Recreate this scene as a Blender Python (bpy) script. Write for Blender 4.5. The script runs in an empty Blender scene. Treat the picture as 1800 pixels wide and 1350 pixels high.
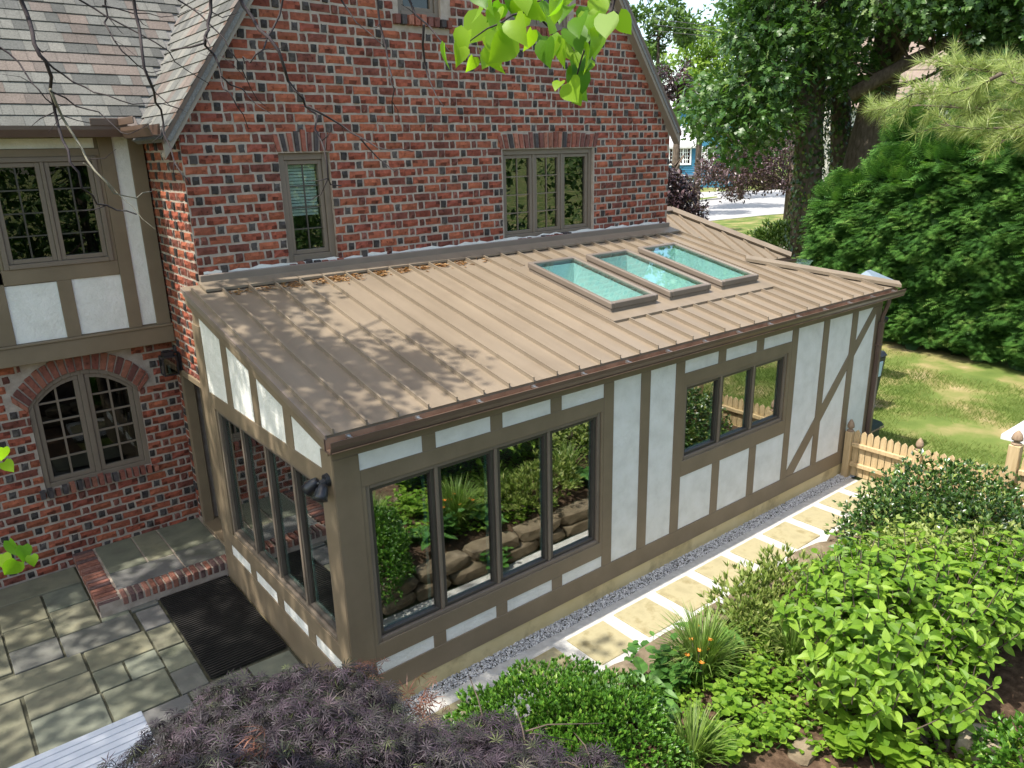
import bpy, bmesh, math, random
import numpy as np
from mathutils import Vector, Matrix
R_ = math.radians
sc = bpy.context.scene
COL = sc.collection
# ------------------------------------------------------------------ camera
CAM = np.array([-2.2555, -5.0688, 4.6902])
YAW, PITCH, ROLL, FPX = R_(38.483), R_(-17.118), R_(-1.3045), 1333.6      # FPX: focal length in pixels of the 1800 px wide photograph
FW = np.array([math.cos(PITCH)*math.sin(YAW), math.cos(PITCH)*math.cos(YAW), math.sin(PITCH)])
RT = np.cross(FW, [0, 0, 1]); RT /= np.linalg.norm(RT); UP = np.cross(RT, FW)
RT, UP = RT*math.cos(ROLL)+UP*math.sin(ROLL), -RT*math.sin(ROLL)+UP*math.cos(ROLL)
cd = bpy.data.cameras.new('camera'); cam = bpy.data.objects.new('camera', cd); COL.objects.link(cam)
cd.sensor_width = 36; cd.lens = FPX/1800*36; cd.clip_start = .05; cd.clip_end = 2000
cam.matrix_world = Matrix(((RT[0], UP[0], -FW[0], CAM[0]), (RT[1], UP[1], -FW[1], CAM[1]), (RT[2], UP[2], -FW[2], CAM[2]), (0, 0, 0, 1)))
sc.camera = cam
# ------------------------------------------------------------------ sky, sun, exposure
SUN = np.array([-.46, .030, .888]); SUN /= np.linalg.norm(SUN)
w = bpy.data.worlds.new('World'); sc.world = w; w.use_nodes = True
nt = w.node_tree; bg = nt.nodes['Background']
sky = nt.nodes.new('ShaderNodeTexSky'); sky.sky_type = 'NISHITA'; sky.sun_disc = False
sky.sun_elevation = math.asin(SUN[2]); sky.sun_rotation = math.atan2(SUN[0], SUN[1])
sky.air_density = 1.0; sky.dust_density = 2.0; sky.ozone_density = 1.0
wb = nt.nodes.new('ShaderNodeMix'); wb.data_type = 'RGBA'; wb.blend_type = 'MULTIPLY'; wb.inputs[0].default_value = 1; wb.inputs[7].default_value = (1.06, 1.0, .89, 1)   # camera white balance for open shade
nt.links.new(sky.outputs[0], wb.inputs[6]); nt.links.new(wb.outputs[2], bg.inputs[0]); bg.inputs[1].default_value = .15
sl = bpy.data.lights.new('sun', 'SUN'); sl.energy = 2.9; sl.angle = R_(.55); sl.color = (1, .95, .86)
so = bpy.data.objects.new('sun', sl); COL.objects.link(so); so.location = (-20, 2, 40)
so.rotation_euler = Vector(SUN).to_track_quat('Z', 'Y').to_euler()
sc.view_settings.view_transform = 'Standard'; sc.view_settings.look = 'None'; sc.view_settings.gamma = 1
sc.view_settings.exposure = 1.4; sc.view_settings.use_curve_mapping = False
# ------------------------------------------------------------------ pixel -> place
def ray(px, py): return FW+(px-900)/FPX*RT-(py-675)/FPX*UP
def pplane(px, py, n, d):
    n = np.array(n, float); D = ray(px, py); return CAM+D*((d-CAM@n)/(D@n))
def PX(px, py, v): return pplane(px, py, (1, 0, 0), v)
def PY(px, py, v): return pplane(px, py, (0, 1, 0), v)
def PZ(px, py, v=0.): return pplane(px, py, (0, 0, 1), v)
def PD(px, py, dist):
    D = ray(px, py); return CAM+D/np.linalg.norm(D)*dist
def topix(P):
    d = np.asarray(P, float)-CAM; z = d@FW
    return 900+FPX*(d@RT)/z, 675-FPX*(d@UP)/z, z
# ------------------------------------------------------------------ objects
WLOC = {}
def link(o, parent=None):
    COL.objects.link(o)
    if parent is not None: o.parent = parent
    return o
def thing(name, label, cat, loc=(0, 0, 0), group=None):
    o = bpy.data.objects.new(name, None); o.location = loc; link(o); o.empty_display_size = .2
    o['label'] = label; o['category'] = cat
    if group: o['group'] = group
    WLOC[o] = np.array(loc, float); return o
def tag(o, label, cat, group=None):
    o['label'] = label; o['category'] = cat
    if group: o['group'] = group
    return o
def mesh_tris(name, V, T, attrs=None, cols=None, smooth=False):
    me = bpy.data.meshes.new(name); V = np.asarray(V, np.float32); T = np.asarray(T, np.int32)
    k = T.shape[1]; n = len(T)
    me.vertices.add(len(V)); me.vertices.foreach_set('co', V.ravel())
    me.loops.add(n*k); me.loops.foreach_set('vertex_index', T.ravel())
    me.polygons.add(n); me.polygons.foreach_set('loop_start', np.arange(0, n*k, k, dtype=np.int32))
    if attrs is not None:
        a = me.attributes.new('rnd', 'FLOAT', 'FACE'); a.data.foreach_set('value', np.asarray(attrs, np.float32))
    if cols is not None:
        c = np.asarray(cols, np.float32); c = np.concatenate([c, np.ones((len(c), 1), np.float32)], 1)
        a = me.attributes.new('Col', 'FLOAT_COLOR', 'FACE'); a.data.foreach_set('color', c.ravel())
    me.update(calc_edges=True); me.validate()
    me.polygons.foreach_set('use_smooth', np.full(n, bool(smooth)))
    return me
def meshobj(name, me, mat, parent=None, loc=None, kind=None):
    o = bpy.data.objects.new(name, me)
    if mat is not None and not me.materials: me.materials.append(mat)
    link(o, parent)
    if kind: o['kind'] = kind
    if loc is not None: o.location = loc
    WLOC[o] = (WLOC.get(parent, np.zeros(3)) if parent is not None else np.zeros(3))+np.array(o.location)
    return o
class MB:
    """collects faces in world coordinates, built as one mesh"""
    def __init__(s): s.v = []; s.f = []; s.c = []; s.col = (1, 1, 1)
    def add(s, V, F):
        b = len(s.v); s.v += [tuple(map(float, p)) for p in V]; s.f += [tuple(b+i for i in f) for f in F]; s.c += [s.col]*len(F); return s
    def hexa(s, P):
        return s.add(P, [(0, 3, 2, 1), (4, 5, 6, 7), (0, 1, 5, 4), (1, 2, 6, 5), (2, 3, 7, 6), (3, 0, 4, 7)])
    def box(s, x0, x1, y0, y1, z0, z1):
        return s.hexa([(x0, y0, z0), (x1, y0, z0), (x1, y1, z0), (x0, y1, z0), (x0, y0, z1), (x1, y0, z1), (x1, y1, z1), (x0, y1, z1)])
    def fbox(s, F, u0, u1, v0, v1, d0, d1):
        return s.hexa([F(u0, v0, d0), F(u1, v0, d0), F(u1, v0, d1), F(u0, v0, d1), F(u0, v1, d0), F(u1, v1, d0), F(u1, v1, d1), F(u0, v1, d1)])
    def fprism(s, F, poly, d0, d1):
        n = len(poly); V = [F(u, v, d0) for u, v in poly]+[F(u, v, d1) for u, v in poly]
        return s.add(V, [tuple(range(n))[::-1], tuple(range(n, 2*n))]+[(i, (i+1) % n, n+(i+1) % n, n+i) for i in range(n)])
    def tube(s, pts, rad, n=8, cap=True):
        pts = [np.array(p, float) for p in pts]; rad = rad if hasattr(rad, '__len__') else [rad]*len(pts)
        V = []; prev = None
        for i, p in enumerate(pts):
            t = pts[min(i+1, len(pts)-1)]-pts[max(i-1, 0)]; t /= np.linalg.norm(t)+1e-9
            if prev is None:
                a = np.cross(t, [0, 0, 1.]); a = np.cross(t, [1., 0, 0]) if np.linalg.norm(a) < .1 else a
            else: a = prev-t*(prev@t)
            a /= np.linalg.norm(a)+1e-9; b = np.cross(t, a); prev = a
            for k in range(n):
                th = 2*math.pi*k/n; V.append(p+rad[i]*(math.cos(th)*a+math.sin(th)*b))
        m = len(pts); F = [(i*n+k, i*n+(k+1) % n, (i+1)*n+(k+1) % n, (i+1)*n+k) for i in range(m-1) for k in range(n)]
        if cap: F += [tuple(range(n))[::-1], tuple(range((m-1)*n, m*n))]
        return s.add(V, F)
    def lathe(s, c, prof, n=12):
        V = []; F = []
        for r, z in prof:
            for k in range(n): V.append((c[0]+r*math.cos(2*math.pi*k/n), c[1]+r*math.sin(2*math.pi*k/n), c[2]+z))
        m = len(prof)
        F = [(i*n+k, i*n+(k+1) % n, (i+1)*n+(k+1) % n, (i+1)*n+k) for i in range(m-1) for k in range(n)]
        F += [tuple(range(n))[::-1], tuple(range((m-1)*n, m*n))]
        return s.add(V, F)
    def build(s, name, mat, parent=None, kind=None, smooth=False, bevel=0, cols=False):
        me = bpy.data.meshes.new(name)
        off = WLOC.get(parent, np.zeros(3)) if parent is not None else np.zeros(3)
        me.from_pydata((np.array(s.v)-off).tolist(), [], s.f)
        if cols:
            a = me.attributes.new('Col', 'FLOAT_COLOR', 'FACE')
            a.data.foreach_set('color', np.array([list(c)+[1] for c in s.c], np.float32).ravel())
        me.update()
        me.polygons.foreach_set('use_smooth', np.full(len(me.polygons), bool(smooth)))
        o = meshobj(name, me, mat, parent, kind=kind)
        if bevel:
            m = o.modifiers.new('bevel', 'BEVEL'); m.width = bevel; m.segments = 1; m.limit_method = 'ANGLE'
        return o
def frame(O, u, n):
    O, u, n = np.array(O, float), np.array(u, float), np.array(n, float); z = np.array([0, 0, 1.])
    return lambda a, v, d=0.: O+u*a+z*v+n*d
def struct(o): o['kind'] = 'structure'; return o
# ------------------------------------------------------------------ materials
def _n(t, typ, **kw):
    n = t.nodes.new(typ)
    for k, v in kw.items(): setattr(n, k, v)
    return n
def ramp(t, stops):
    r = t.nodes.new('ShaderNodeValToRGB'); e = r.color_ramp.elements
    while len(e) < len(stops): e.new(.5)
    for i, (p, c) in enumerate(stops): e[i].position = p; e[i].color = (*c, 1)
    return r
def noise(t, scale, detail=4, rough=.55, stretch=None, src='Position', dist=0):
    g = _n(t, 'ShaderNodeNewGeometry') if src == 'Position' else _n(t, 'ShaderNodeTexCoord')
    m = _n(t, 'ShaderNodeMapping'); m.inputs['Scale'].default_value = stretch or (1, 1, 1)
    t.links.new(g.outputs[src], m.inputs[0])
    n = _n(t, 'ShaderNodeTexNoise'); n.inputs['Scale'].default_value = scale; n.inputs['Detail'].default_value = detail
    n.inputs['Roughness'].default_value = rough; n.inputs['Distortion'].default_value = dist
    t.links.new(m.outputs[0], n.inputs['Vector']); return n
def mixc(t, mode, fac, a, b):
    m = _n(t, 'ShaderNodeMix', data_type='RGBA', blend_type=mode)
    for s, i in ((fac, 0), (a, 6), (b, 7)):
        if isinstance(s, (int, float)): m.inputs[i].default_value = s
        elif isinstance(s, tuple): m.inputs[i].default_value = (*s, 1)
        else: t.links.new(s, m.inputs[i])
    return m.outputs[2]
g_ = lambda v: (v, v, v)
def surf(name, stops, scale=4, detail=5, rough=.75, bump=.15, bscale=None, spec=.3, metal=0, attr=None, stretch=None,
         dirt=None, dirt_scale=1.2, dirt_lo=.5, dirt_hi=.7, bstretch=None, coat=0, bdist=.01, big=None, bigscale=.7, bigstretch=None):
    m = bpy.data.materials.new(name); m.use_nodes = True; t = m.node_tree; p = t.nodes['Principled BSDF']
    n = noise(t, scale, detail, stretch=stretch); r = ramp(t, stops); t.links.new(n.outputs[0], r.inputs[0]); c = r.outputs[0]
    if attr:
        a = _n(t, 'ShaderNodeAttribute', attribute_name=attr); c = mixc(t, 'MULTIPLY', 1., a.outputs['Color'], c)
    if dirt:
        n2 = noise(t, dirt_scale, 6, .65); r2 = ramp(t, [(dirt_lo, (0, 0, 0)), (dirt_hi, (1, 1, 1))]); t.links.new(n2.outputs[0], r2.inputs[0])
        c = mixc(t, 'MIX', r2.outputs[0], c, dirt)
    if big:
        n3 = noise(t, bigscale, 4, .6, stretch=bigstretch); r3 = ramp(t, [(.3, g_(big[0])), (.7, g_(big[1]))]); t.links.new(n3.outputs[0], r3.inputs[0]); c = mixc(t, 'MULTIPLY', 1., c, r3.outputs[0])
    t.links.new(c, p.inputs['Base Color'])
    p.inputs['Roughness'].default_value = rough; p.inputs['Specular IOR Level'].default_value = spec; p.inputs['Metallic'].default_value = metal
    if coat: p.inputs['Coat Weight'].default_value = coat
    if bump:
        bn = noise(t, bscale or scale*6, 5, .6, stretch=bstretch); b = _n(t, 'ShaderNodeBump'); b.inputs['Strength'].default_value = bump; b.inputs['Distance'].default_value = bdist
        t.links.new(bn.outputs[0], b.inputs['Height']); t.links.new(b.outputs[0], p.inputs['Normal'])
    return m
def leafmat(name, stops, trans=.3, rough=.5, spec=.4, tcol=1.25, scale=0):
    m = bpy.data.materials.new(name); m.use_nodes = True; t = m.node_tree; p = t.nodes['Principled BSDF']; out = t.nodes['Material Output']
    a = _n(t, 'ShaderNodeAttribute', attribute_name='rnd'); r = ramp(t, stops); t.links.new(a.outputs['Fac'], r.inputs[0]); c = r.outputs[0]
    t.links.new(c, p.inputs['Base Color']); p.inputs['Roughness'].default_value = rough; p.inputs['Specular IOR Level'].default_value = spec
    tr = _n(t, 'ShaderNodeBsdfTranslucent'); c2 = mixc(t, 'MULTIPLY', 1., c, (tcol*1.05, tcol*1.15, tcol*.55)); t.links.new(c2, tr.inputs[0])
    mx = _n(t, 'ShaderNodeMixShader'); mx.inputs[0].default_value = trans
    t.links.new(p.outputs[0], mx.inputs[1]); t.links.new(tr.outputs[0], mx.inputs[2]); t.links.new(mx.outputs[0], out.inputs[0])
    return m
def glassmat(name, refl=.3, tint=(.75, .85, .82), wav=0.0, rtint=(1, 1, 1)):
    m = bpy.data.materials.new(name); m.use_nodes = True; t = m.node_tree; t.nodes.remove(t.nodes['Principled BSDF']); out = t.nodes['Material Output']
    tr = _n(t, 'ShaderNodeBsdfTransparent'); tr.inputs[0].default_value = (*tint, 1)
    gl = _n(t, 'ShaderNodeBsdfGlossy'); gl.inputs['Roughness'].default_value = .0; gl.inputs[0].default_value = (*rtint, 1)
    lw = _n(t, 'ShaderNodeLayerWeight'); lw.inputs[0].default_value = .5
    pw = _n(t, 'ShaderNodeMath', operation='POWER'); pw.inputs[1].default_value = 5; t.links.new(lw.outputs['Facing'], pw.inputs[0])
    mr = _n(t, 'ShaderNodeMapRange'); mr.inputs[3].default_value = refl; mr.inputs[4].default_value = 1
    t.links.new(pw.outputs[0], mr.inputs[0])
    if wav:
        n = noise(t, 2.2, 1); b = _n(t, 'ShaderNodeBump'); b.inputs['Strength'].default_value = wav; b.inputs['Distance'].default_value = .01
        t.links.new(n.outputs[0], b.inputs['Height']); t.links.new(b.outputs[0], gl.inputs['Normal'])
    mx = _n(t, 'ShaderNodeMixShader'); t.links.new(mr.outputs[0], mx.inputs[0]); t.links.new(tr.outputs[0], mx.inputs[1]); t.links.new(gl.outputs[0], mx.inputs[2])
    t.links.new(mx.outputs[0], out.inputs[0]); return m
g = lambda v, s=1.: (v*s, v*s, v*s)
M = {}
M['brick'] = surf('clinker_brick', [(.28, (.32, .28, .27)), (.42, (.85, .84, .83)), (.58, (1.0, 1.0, 1.0)), (.75, (1.4, 1.35, 1.28))], scale=24, detail=6, rough=.85, bump=.6, bscale=48, attr='Col', spec=.25, bdist=.007, big=(.78, 1.14), bigscale=.9)
M['mortar'] = surf('lime_mortar', [(.3, (.30, .245, .20)), (.7, (.45, .38, .32))], scale=9, rough=.95, bump=.6, bscale=60, spec=.1)
M['trim'] = surf('brown_painted_wood', [(.3, (.182, .138, .088)), (.7, (.212, .163, .107))], scale=3, rough=.5, bump=.12, bscale=40, spec=.35, big=(.88, 1.1), bigscale=1.7)
M['taupe'] = surf('taupe_window_paint', [(.3, (.165, .130, .098)), (.7, (.195, .155, .118))], scale=3, rough=.45, bump=.03, spec=.4)
M['stucco'] = surf('white_stucco', [(.28, (.65, .64, .59)), (.5, (.74, .73, .68)), (.72, (.80, .79, .75))], scale=4.5, detail=8, rough=.9, bump=.5, bscale=26, spec=.1, bdist=.02)
M['metal'] = surf('tan_standing_seam_metal', [(.3, (.206, .163, .116)), (.7, (.230, .184, .133))], scale=1.6, detail=3, rough=.40, bump=.06, bscale=2.2, spec=.5, big=(.86, 1.1), bigscale=2.6, bigstretch=(2.2, .22, .22), dirt=(.188, .148, .105), dirt_scale=2.4, dirt_lo=.55, dirt_hi=.8)
M['flash'] = surf('brown_flashing_metal', [(.3, (.19, .15, .12)), (.7, (.23, .18, .145))], scale=3, rough=.4, bump=.03, spec=.5)
M['gutter'] = surf('dark_brown_aluminium', [(.3, (.095, .060, .045)), (.7, (.125, .082, .062))], scale=3, rough=.35, bump=.02, spec=.5)
M['gutter_in'] = surf('gutter_inside', [(.3, (.20, .115, .07)), (.7, (.36, .22, .14))], scale=6, rough=.6, bump=.1)
M['shingle'] = surf('asphalt_shingle', [(.3, (.75, .75, .75)), (.7, (1.2, 1.2, 1.2))], scale=70, detail=3, rough=.95, bump=.3, bscale=160, attr='Col', spec=.15, bdist=.002, big=(.82, 1.12), bigscale=1.1)
M['found'] = surf('parged_foundation', [(.3, (.60, .48, .24)), (.7, (.70, .58, .33))], scale=2.5, detail=7, rough=.9, bump=.25, bscale=30, dirt=(.42, .33, .18), dirt_scale=3)  # bounce light from the path is put into this strong yellow
M['glass'] = glassmat('window_glass', .36, (.62, .72, .70), wav=.12)
M['glass_old'] = glassmat('leaded_window_glass', .055, (.45, .5, .48), wav=.15)
M['glass_mid'] = glassmat('gable_window_glass', .11, (.5, .6, .58), wav=.12)
M['glass_clear'] = glassmat('clear_window_glass', .10, (.86, .92, .90), wav=.12)
M['glass_sky'] = glassmat('skylight_glass', .13, (.80, .93, .92), rtint=(.85, .98, 1.0))
M['dark'] = surf('dark_interior', [(.3, (.012, .012, .012)), (.7, (.02, .02, .02))], bump=0)  # near-black colour stands in for the unlit rooms behind the windows
M['room'] = surf('pale_plaster', [(.3, (.42, .46, .40)), (.7, (.48, .52, .46))], scale=1.5, bump=.05)
M['floor'] = surf('interior_floor', [(.3, (.10, .07, .05)), (.7, (.15, .11, .08))], scale=3, rough=.4)
M['black'] = surf('black_powder_coat', [(.3, (.014, .015, .019)), (.7, (.022, .024, .03))], rough=.38, bump=.02, spec=.5)
M['blind'] = surf('pale_blind', [(.3, (.52, .57, .55)), (.7, (.60, .65, .63))], bump=0)
M['gasket'] = surf('dark_bronze', [(.3, (.05, .043, .036)), (.7, (.062, .053, .045))], bump=0, rough=.4, spec=.5)
M['spacer'] = surf('glazing_edge', [(.3, (.36, .58, .56)), (.7, (.44, .68, .65))], bump=0, rough=.3)
# ================================================================== pieces (bricks, shingles): the 300 that show largest are objects, the rest one mesh
rng = np.random.default_rng(11); random.seed(5)
def brick_variant(w, h, rg, proud=.012, rough=.005):
    xs = np.array([-.5, -.2, .2, .5])*w; zs = np.array([-.5, 0, .5])*h
    V = []; b = .007
    for j, z in enumerate(zs):
        for i, x in enumerate(xs):
            edge = i in (0, 3) or j in (0, 2)
            xx = x-np.sign(x)*b*(i in (0, 3))+rg.normal(0, .0030); zz = z-np.sign(z)*b*(j in (0, 2))+rg.normal(0, .0022)
            V.append((xx, -(proud-(.007 if edge else 0)+rg.uniform(-rough, rough)), zz))
    per = [0, 1, 2, 3, 7, 11, 10, 9, 8, 4]
    for k in per:
        i, j = k % 4, k//4; V.append((xs[i]+rg.normal(0, .0015), .012, zs[j]+rg.normal(0, .0015)))
    F = [(j*4+i, j*4+i+1, (j+1)*4+i+1, (j+1)*4+i) for j in range(2) for i in range(3)]
    m = len(per)
    F += [(12+k, 12+(k+1) % m, per[(k+1) % m], per[k]) for k in range(m)]
    return np.array(V), np.array(F)
def brick_color(kind, rg):
    if kind == 'h' and rg.random() < .45: c = np.array([.058, .050, .047])*rg.uniform(.7, 1.6)
    elif kind == 'h': c = np.array([.19, .075, .057])*rg.uniform(.65, 1.25)
    else:
        c = np.array([[.30, .088, .055], [.265, .076, .05], [.33, .108, .064], [.235, .068, .05], [.31, .10, .065], [.20, .07, .056]][rg.integers(6)])*rg.uniform(.80, 1.10)*np.array([1.04, 1.0, .90])
    return c
BV = {}
for kind, wd, n in (('s', .230, 14), ('h', .078, 14)):
    BV[kind] = []
    for i in range(n):
        V, F = brick_variant(wd, .089, rng, proud=.012 if rng.random() < .75 else .024, rough=.005 if kind == 's' else .007)
        c = brick_color(kind, rng); cc = np.tile(c, (len(F), 1))*rng.uniform(.85, 1.15, (len(F), 1))
        if kind == 's' and rng.random() < .25: cc[rng.integers(6)] *= .45
        BV[kind].append(dict(V=V, F=F, C=cc, w=wd, me=None, name='brick'))
class Pieces:
    def __init__(s): s.items = []
    def add(s, var, mat4, parent, area): s.items.append((area, var, mat4, parent))
    def emit(s, name, material, stuff_name, limit=300):
        s.items.sort(key=lambda t: -t[0]); rest = {}
        for k, (area, var, m4, par) in enumerate(s.items):
            if k < limit and area > 0:
                if var['me'] is None:
                    var['me'] = mesh_tris(name, var['V'], var['F'], cols=var['C']); var['me'].materials.append(material)
                o = bpy.data.objects.new(name, var['me']); link(o, par)
                m = m4.copy(); m[:3, 3] -= WLOC[par]; o.matrix_local = Matrix(m.tolist())
            else: rest.setdefault(par, []).append((var, m4))
        for par, lst in rest.items():
            VV, FF, CC, b = [], [], [], 0
            for var, m4 in lst:
                VV.append(var['V']@m4[:3, :3].T+m4[:3, 3]-WLOC[par]); FF.append(var['F']+b); CC.append(var['C']); b += len(var['V'])
            me = mesh_tris(stuff_name, np.concatenate(VV), np.concatenate(FF), cols=np.concatenate(CC))
            meshobj(stuff_name, me, material, par, kind='stuff')
def screen_area(P4):
    pts = [topix(p) for p in P4]
    if any(p[2] < .1 for p in pts): return 0
    if not any(0 <= p[0] <= 1800 and 0 <= p[1] <= 1350 for p in pts): return 0
    x = [p[0] for p in pts]; y = [p[1] for p in pts]
    return abs(sum(x[i]*y[(i+1) % 4]-x[(i+1) % 4]*y[i] for i in range(4)))/2
BRICKS = Pieces(); CH = .102; JT = .0135; PER = .230+.078+2*JT
def lay_bricks(F, rz, par, v0, v1, span, holes=(), phase=0.):
    """Flemish bond on frame F; span(v) -> (u0,u1); holes: functions v -> (u0,u1) or None"""
    nrow = int((v1-v0)/CH)
    cz, sz = math.cos(rz), math.sin(rz); R3 = np.array([[cz, -sz, 0], [sz, cz, 0], [0, 0, 1]])
    for r in range(nrow):
        v = v0+(r+.5)*CH; a, b = span(v); iv = [(a, b)]
        for h in holes:
            q = h(v)
            if q: iv = [x for (s, e) in iv for x in ((s, min(e, q[0])), (max(s, q[1]), e)) if x[1]-x[0] > .03]
        if b-a < .05: continue
        u = a-PER*2+((r % 2)*PER/2)+phase+rng.uniform(-.012, .012)
        k = 0
        while u < b:
            kind = 's' if k % 2 == 0 else 'h'; wd = .230 if kind == 's' else .078
            for s, e in iv:
                lo, hi = max(u, s), min(u+wd, e)
                if hi-lo > .03:
                    var = BV[kind if hi-lo > .05 or kind == 'h' else 'h'][rng.integers(14)]
                    sx = (hi-lo)/var['w']; c = F((lo+hi)/2, v+rng.normal(0, .002), 0)
                    m4 = np.eye(4); m4[:3, :3] = R3@np.diag([sx*(1 if rng.random() < .5 else -1)*1., 1, rng.uniform(.96, 1.04)]); m4[:3, 3] = c
                    if m4[:3, :3].ravel()[0] < 0 or True: m4[:3, :3] = R3@np.diag([sx, 1, rng.uniform(.96, 1.04)])
                    ar = screen_area([F(lo, v-.04, 0), F(hi, v-.04, 0), F(hi, v+.04, 0), F(lo, v+.04, 0)])
                    BRICKS.add(var, m4, par, ar)
            u += wd+JT; k += 1
def wall_cells(mb, F, ub, top, bottom, holes, d0, d1):
    """wall slab of trapezoid cells; ub: break list; holes: (u0,u1,lo(u),hi(u))"""
    for a, b in zip(ub[:-1], ub[1:]):
        mid = (a+b)/2; hs = [h for h in holes if h[0]-1e-6 <= a and b <= h[1]+1e-6]
        lo = (bottom(a), bottom(b))
        for h in sorted(hs, key=lambda h: h[2](mid)):
            hi = (h[2](a), h[2](b))
            if hi[0]-lo[0] > 1e-4 or hi[1]-lo[1] > 1e-4: mb.fprism(F, [(a, lo[0]), (b, lo[1]), (b, hi[1]), (a, hi[0])], d0, d1)
            lo = (h[3](a), h[3](b))
        hi = (top(a), top(b)); mb.fprism(F, [(a, lo[0]), (b, lo[1]), (b, hi[1]), (a, hi[0])], d0, d1)
def window(par, F, u0, u1, v0, v1, units, grid=None, d=-.05, case=.05, sash=.045, mat='taupe', glass='glass_old', mun='taupe', room=True, sashmat=None, blind=0, mw=.011, skip=(), depth=.7, headcase=None, roommat='dark'):
    """window > sash, pane, muntin"""
    hc = headcase or case
    m = MB(); m.fbox(F, u0, u0+case, v0, v1, d-.06, d+.03); m.fbox(F, u1-case, u1, v0, v1, d-.06, d+.03)
    m.fbox(F, u0+case, u1-case, v0, v0+case, d-.06, d+.034); m.fbox(F, u0+case, u1-case, v1-hc, v1, d-.06, d+.028)
    W = (u1-u0-2*case)/units; mull = .018
    for k in range(1, units): m.fbox(F, u0+case+k*W-mull, u0+case+k*W+mull, v0+case, v1-hc, d-.058, d+.02)
    if room:
        a, b, c, e = u0+.01, u1-.01, v0+.01, v1-.01
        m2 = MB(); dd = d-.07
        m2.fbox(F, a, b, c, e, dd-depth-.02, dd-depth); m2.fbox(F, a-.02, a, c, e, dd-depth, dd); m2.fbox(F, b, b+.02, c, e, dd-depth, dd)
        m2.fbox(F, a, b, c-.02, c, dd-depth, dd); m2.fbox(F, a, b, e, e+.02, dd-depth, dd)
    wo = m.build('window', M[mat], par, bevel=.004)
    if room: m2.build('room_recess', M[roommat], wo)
    for k in range(units):
        a = u0+case+k*W+(mull if k else 0)+.003; b = u0+case+(k+1)*W-(mull if k < units-1 else 0)-.003; c, e = v0+case+.003, v1-hc-.003
        s = MB(); s.fbox(F, a, a+sash, c, e, d-.04, d+.008); s.fbox(F, b-sash, b, c, e, d-.04, d+.008)
        s.fbox(F, a+sash, b-sash, c, c+sash, d-.04, d+.01); s.fbox(F, a+sash, b-sash, e-sash, e, d-.04, d+.006)
        s.build('sash', M[sashmat or mat], wo, bevel=.003)
        ga, gb, gc, ge = a+sash-.004, b-sash+.004, c+sash-.004, e-sash+.004
        MB().fbox(F, ga, gb, gc, ge, d-.03, d-.024).build('pane', M[glass], wo)
        if grid and k not in skip:
            for i in range(1, grid[0]):
                x = ga+(gb-ga)*i/grid[0]; MB().fbox(F, x-mw, x+mw, gc, ge, d-.022, d-.012).build('muntin', M[mun], wo)
            for j in range(1, grid[1]):
                z = gc+(ge-gc)*j/grid[1]; MB().fbox(F, ga, gb, z-mw*.9, z+mw*.9, d-.0215, d-.0125).build('muntin', M[mun], wo)
        if blind:
            bm = MB(); n = int((ge-gc)*blind/.035)
            for j in range(n): zz = ge-.01-j*.035; bm.fbox(F, ga+.01, gb-.01, zz-.03, zz-.002, d-.075-.01*(j % 2), d-.07-.01*(j % 2))
            bm.build('blind', M['blind'], wo)
    return wo
# ================================================================== the brick house
D = 3.2; GX = .147; GR = 7.62; YW = 4.65; YU = 4.5
AX, AZ = 3.75, 10.25; SL, SR = 1.42, 1.348
house = thing('brick_house', 'tall red brick house with steep gable, dark clinker headers and timbered wing', 'house', (3.9, 6.5, 0))
FG = frame((0, D, 0), (1, 0, 0), (0, -1, 0)); FS = frame((GX, 0, 0), (0, 1, 0), (-1, 0, 0))
FL = frame((0, YW, 0), (1, 0, 0), (0, -1, 0)); FU = frame((0, YU, 0), (1, 0, 0), (0, -1, 0))
roofL = lambda x: AZ-SL*(AX-x); roofR = lambda x: AZ-SR*(x-AX)
topz = lambda u: min(roofL(u), roofR(u))-.10
def rect(px0, py0, px1, py1, y): a, b = PY(px0, py0, y), PY(px1, py1, y); return a[0], b[0], b[2], a[2]
wl = (1.155, 1.755, 3.53, 4.715); wr = (4.245, 5.935, 3.515, 4.70); w3 = (2.77, 3.36, 6.21, 7.35); w4 = (4.42, 5.45, 6.21, 7.35)
holesG = [(a, b, (lambda u, c=c: c), (lambda u, e=e: e)) for a, b, c, e in (wl, wr, w3, w4)]
ub = sorted({GX, GR, AX, *[x for h in holesG for x in h[:2]]})
mb = MB(); wall_cells(mb, FG, ub, topz, lambda u: 0., holesG, -.28, 0)
gable = mb.build('gable_wall', M['mortar'], house)
spanG = lambda v: (max(GX+.003, AX-(AZ-.13-v)/SL+.02), min(GR-.003, AX+(AZ-.13-v)/SR-.02))
def rhole(r, head=.0, pad=.0): return lambda v: (r[0]-pad, r[1]+pad) if r[2]-.01 < v < r[3]+head else None
lay_bricks(FG, 0, gable, 3.29, 10.1, spanG, [rhole(wl, .215, 0), rhole(wr, .215, .02), rhole((2.70, 3.47, 6.10, 7.35)), rhole((4.35, 5.53, 6.10, 7.35))])
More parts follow.
